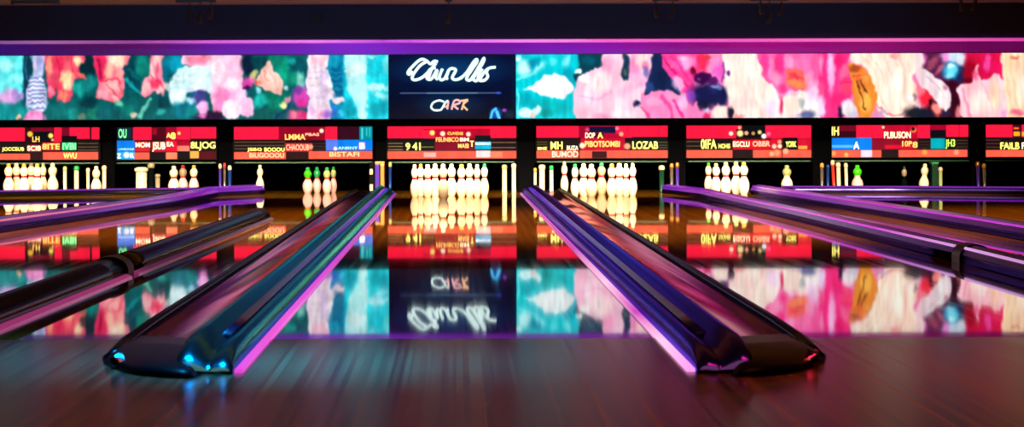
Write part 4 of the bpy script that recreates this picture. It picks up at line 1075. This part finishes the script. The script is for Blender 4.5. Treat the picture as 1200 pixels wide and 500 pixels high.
GP = 'posts at the lane ends'
for a in [
    (76, 195, 219, 3.6, 'thin ivory post with sage top on the leftmost lane', 'ivory', 'sage'),
    (89.5, 194.5, 219, 5.0, 'ivory post with a grey-green top on the leftmost lane', 'ivory', 'teal'),
    (103, 197, 218, 3.2, 'short thin ivory post beside the broad cream pin', 'ivory', 'ivory'),
    (122, 194, 217, 4.2, 'pale post against the pillar at the leftmost lane', 'ivory', 'ivory'),
    (165.5, 196, 220, 12.5, 'thick pale stump-like post on the second lane', 'ivory', 'ivory'),
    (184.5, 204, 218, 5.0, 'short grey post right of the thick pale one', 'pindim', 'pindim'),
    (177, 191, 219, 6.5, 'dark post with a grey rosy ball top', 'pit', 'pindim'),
    (257.8, 192, 220, 2.6, 'slim violet post with ivory cap, leftmost in front of the second pillar', 'violet', 'ivory'),
    (263, 191, 220, 2.6, 'slim chrome post in front of the second pillar', 'chrome', 'redp'),
    (269, 194, 220, 3.6, 'blue post with a white cap in front of the second pillar', 'bluep', 'ivory'),
    (457, 190, 219, 3.0, 'slim blue post with a yellow-green cap beside the middle lane', 'bluep', 'sage'),
    (591, 193, 219, 5.0, 'ivory post with sage top right of the middle rack', 'ivory', 'sage'),
    (602, 191.5, 219, 4.4, 'ivory post against the pillar right of the middle rack', 'ivory', 'ivory'),
    (627, 197, 219, 2.8, 'thin ivory post at the end of the right divider', 'ivory', 'amber'),
    (635, 193, 219, 6.0, 'thick ivory post at the end of the right divider', 'ivory', 'ivory'),
    (646, 194, 218, 4.0, 'ivory post with teal cap right of the divider end', 'ivory', 'teal'),
    (775.2, 194, 218, 5.4, 'green post with a round white top left of the pillar', 'greenglass', 'ivory'),
    (787, 191.5, 218, 3.6, 'chrome post with a gold cap in front of the pillar', 'chrome', 'gold'),
    (793.6, 190.5, 218, 3.6, 'violet post with a gold cap in front of the pillar', 'violet', 'gold'),
    (963, 191, 218, 3.4, 'silver post with an amber cap by the far right pillar', 'chrome', 'amber'),
    (970, 193, 218, 2.8, 'blue post by the far right pillar', 'bluep', 'bluep'),
    (977.5, 188, 218, 3.4, 'leaning red and ivory post by the far right pillar', 'redp', 'ivory', None, -.06),
    (983, 191, 218, 4.2, 'ivory post with a round cap by the far right pillar', 'ivory', 'ivory', None, -.03),
    (992, 191.5, 218, 3.4, 'ivory post left of the bright green-headed pin', 'ivory', 'ivory', None, -.03),
    (1102, 196, 217, 4.0, 'narrow sage post beside the green box', 'sage', 'ivory'),
    (1146.5, 190, 218, 3.6, 'dark violet post before the rightmost pillar', 'violet', 'gold', None, -.03),
    (1153.8, 192, 218, 3.4, 'lilac chrome post before the rightmost pillar', 'chrome', 'amber', None, -.03),
]:
    a = list(a) + [None, 0.0]
    post(*a[:7], D=a[7], lean=a[8], group=GP)

# gold trimmed housing at the end of the left divider
D = 25.98 - .25
t = empty('divider_end_housing', (PX(443, D), D, 0))
X = lambda px: PX(px, D) - t.location.x
zt = PZ(190, D)
obj('side_panel', box_bm(X(433), X(438.5), -.1, .1, 0, zt - .0, .006), M['bezel'], t)
obj('violet_panel', box_bm(X(439.6), X(444.6), -.1, .1, 0, zt - .02, .006), M['violet'], t)
obj('gold_column', box_bm(X(445.8), X(450.4), -.1, .1, 0, zt - .02, .006), M['gold'], t)
obj('gold_lintel', box_bm(X(439.6), X(450.4), -.1, .1, zt - .019, zt + .008, .004), M['gold'], t)
b = obj('white_tile', box_bm(X(433.6), X(437.0), -.112, -.1, .21, .27, .003), M['ivory'], t)
obj('white_tile', box_bm(X(433.6), X(437.0), -.112, -.1, .03, .10, .003), M['ivory'], t)
tag(t, 'black, violet and gold housing at the far end of the left divider', 'end housing')
# green box on the far right
D = 25.72
t = empty('green_box', (PX(1095, D), D, 0))
X = lambda px: PX(px, D) - t.location.x
obj('box', box_bm(X(1091), X(1098), -.06, .06, 0, PZ(193.5, D), .008), M['greenglass'], t)
obj('lid', box_bm(X(1090.2), X(1098.8), -.07, .07, PZ(193.5, D) + .001, PZ(191.6, D), .004), M['teal'], t)
tag(t, 'dark green upright box behind the curb on the far right', 'box')

# ---------------------------------------------------------------- fixtures under the low ceiling


def spotlight(px, ytop, yhead, wpx, label, heads=((0, 0),), D=23.0, cable=True, tilt=.4):
    t = empty('ceiling_spotlight', (PX(px, D), D, Z_SOF_T))
    k = D / FPX
    w = wpx * k
    obj('mount_plate', box_bm(-w / 2, w / 2, -.06, .06, -.028, 0, .006), M['fixture'], t)
    for dx, dy in heads:
        zz = -(yhead + dy) * k
        x = dx * k
        obj('stem', cyl_bm(.006, .006, zz, -.028, 10, None, x, 0), M['fixture'], t)
        hd = smooth(obj('lamp_head', lathe_bm([(0, -.07), (.024, -.07), (.026, -.06), (.022, -.02), (.018, .03), (.012, .05), (0, .055)], 18), M['fixture'], t))
        hd.location = (x, 0, zz - .04)
        hd.rotation_euler = (tilt, .25 if dx >= 0 else -.25, 0)
        smooth(obj('lens', lathe_bm([(0, -.078), (.014, -.076), (.02, -.0705), (0, -.0705)], 16), M['lens'], hd))
    tag(t, label, 'spotlight')
    return t


spotlight(230, 0, 11, 46, 'cluster of three small dark spotlights under the ceiling at upper left', ((-7, 0), (5, 4), (18, -2)))
spotlight(526, 0, 14, 8, 'single dark spotlight on a long stem above the neon sign', ((0, 2),))
spotlight(780, 0, 9, 30, 'pair of dark spotlights above the right flower screen', ((-11, 0), (9, 2)))
spotlight(902, 0, 10, 44, 'largest group of dark spotlights at upper right', ((-10, -4), (0, 6), (14, -3)))
spotlight(1135, 0, 3, 34, 'low dark spotlight at the far upper right', ((-8, 0), (8, -1)))
D = 23.2
t = empty('ceiling_speaker', (PX(371, D_SOF), D_SOF, PZ(26, D_SOF)))
k = D_SOF / FPX
obj('housing', box_bm(-7.5 * k, 7.5 * k, -.1, 0, 0, 11 * k, .01), M['fixture'], t)
obj('grille', box_bm(-6.2 * k, 6.2 * k, -.106, -.1, 1.2 * k, 9.8 * k, .003), mat('green black grille', (14, 24, 24), .7), t)
tag(t, 'small dark box speaker on the soffit above the lilac figure', 'speaker')
t = empty('track_bar', (PX(42, 23.0), 23.0, Z_SOF_T))
obj('bar', box_bm(-25 * k, 27 * k, -.03, .03, -.036, 0, .006), M['fixture'], t)
obj('clip', box_bm(-27 * k, -25 * k, -.04, .04, -.045, 0, .004), M['fixture'], t)
tag(t, 'short dark track bar under the ceiling at the upper left edge', 'track bar')

# ---------------------------------------------------------------- lamps and added fill lights
for px, pw in ((28, 1.0), (195, .9), (350, .8), (530, 1.35), (705, 1.35), (875, 1.0), (1050, .75)):
    area('pin_deck_lamp', (PX(px, 24.8), 22.3, 1.99), 1.15, .12, (255, 226, 176), 50 * pw, (math.radians(55), 0, 0), 38)
area('lane_fill', (0, 17.8, 3.1), 15, 5.6, (255, 180, 48), 1000, (0, 0, 0), 60)  # added amber fill, no fixture modelled, brings out the lane wood
area('approach_fill', (0.0, 5.6, 3.15), 5.0, 1.6, (255, 168, 120), 14, (0, 0, 0), 120)  # added warm fill out of view, brightens the approach boards
area('approach_fill', (2.2, 7.0, 3.15), 2.0, .6, (255, 50, 90), 5.5, (0, 0, 0), 60)  # added red fill for the reddish pool on the right
area('approach_fill', (-.55, 7.35, 3.15), .9, .3, (0, 150, 240), 30, (0, 0, 0), 30)  # added blue fill, stands in for a cyan reflection on the boards
area('approach_fill', (-1.75, 7.7, 3.15), .9, .4, (0, 130, 240), 16, (0, 0, 0), 36)  # another added blue fill, towards the left edge
area('soffit_fill', (0, 15.0, 1.72), 9, .1, (100, 195, 255), 8.5, (math.radians(91.5), 0, 0), 24)  # added blue fill out of view, lifts soffit and low ceiling

w = bpy.data.worlds.new('room dark')
S.world = w
w.use_nodes = True
w.node_tree.nodes['Background'].inputs[0].default_value = (0.05, 0.07, 0.12, 1)
w.node_tree.nodes['Background'].inputs[1].default_value = 0.02

# ---------------------------------------------------------------- camera and view
cam = bpy.data.cameras.new('camera')
co = bpy.data.objects.new('camera', cam)
COL.objects.link(co)
co.location = (0, 0, H)
co.rotation_euler = (PI / 2, 0, 0)
co.rotation_mode = 'XYZ'
from mathutils import Matrix
co.matrix_world = Matrix.Translation((0, 0, H)) @ Matrix.Rotation(PI / 2, 4, 'X') @ Matrix.Rotation(-ROLL, 4, 'Z')
cam.sensor_width = 36
cam.lens = FPX / 1200 * 36
cam.shift_x = (600 - VX) / 1200
cam.shift_y = -(250 - VY) / 1200
cam.clip_end = 200
cam.dof.use_dof = True
cam.dof.focus_distance = 13.0
cam.dof.aperture_fstop = 6.5
S.camera = co
S.view_settings.view_transform = 'Standard'
S.view_settings.look = 'None'
S.view_settings.gamma = 1
S.view_settings.exposure = 0
S.view_settings.use_curve_mapping = False
S.cycles.use_denoising = True
S.cycles.max_bounces = 6
S.cycles.caustics_reflective = True
S.cycles.blur_glossy = 0.0
S.cycles.sample_clamp_indirect = 6
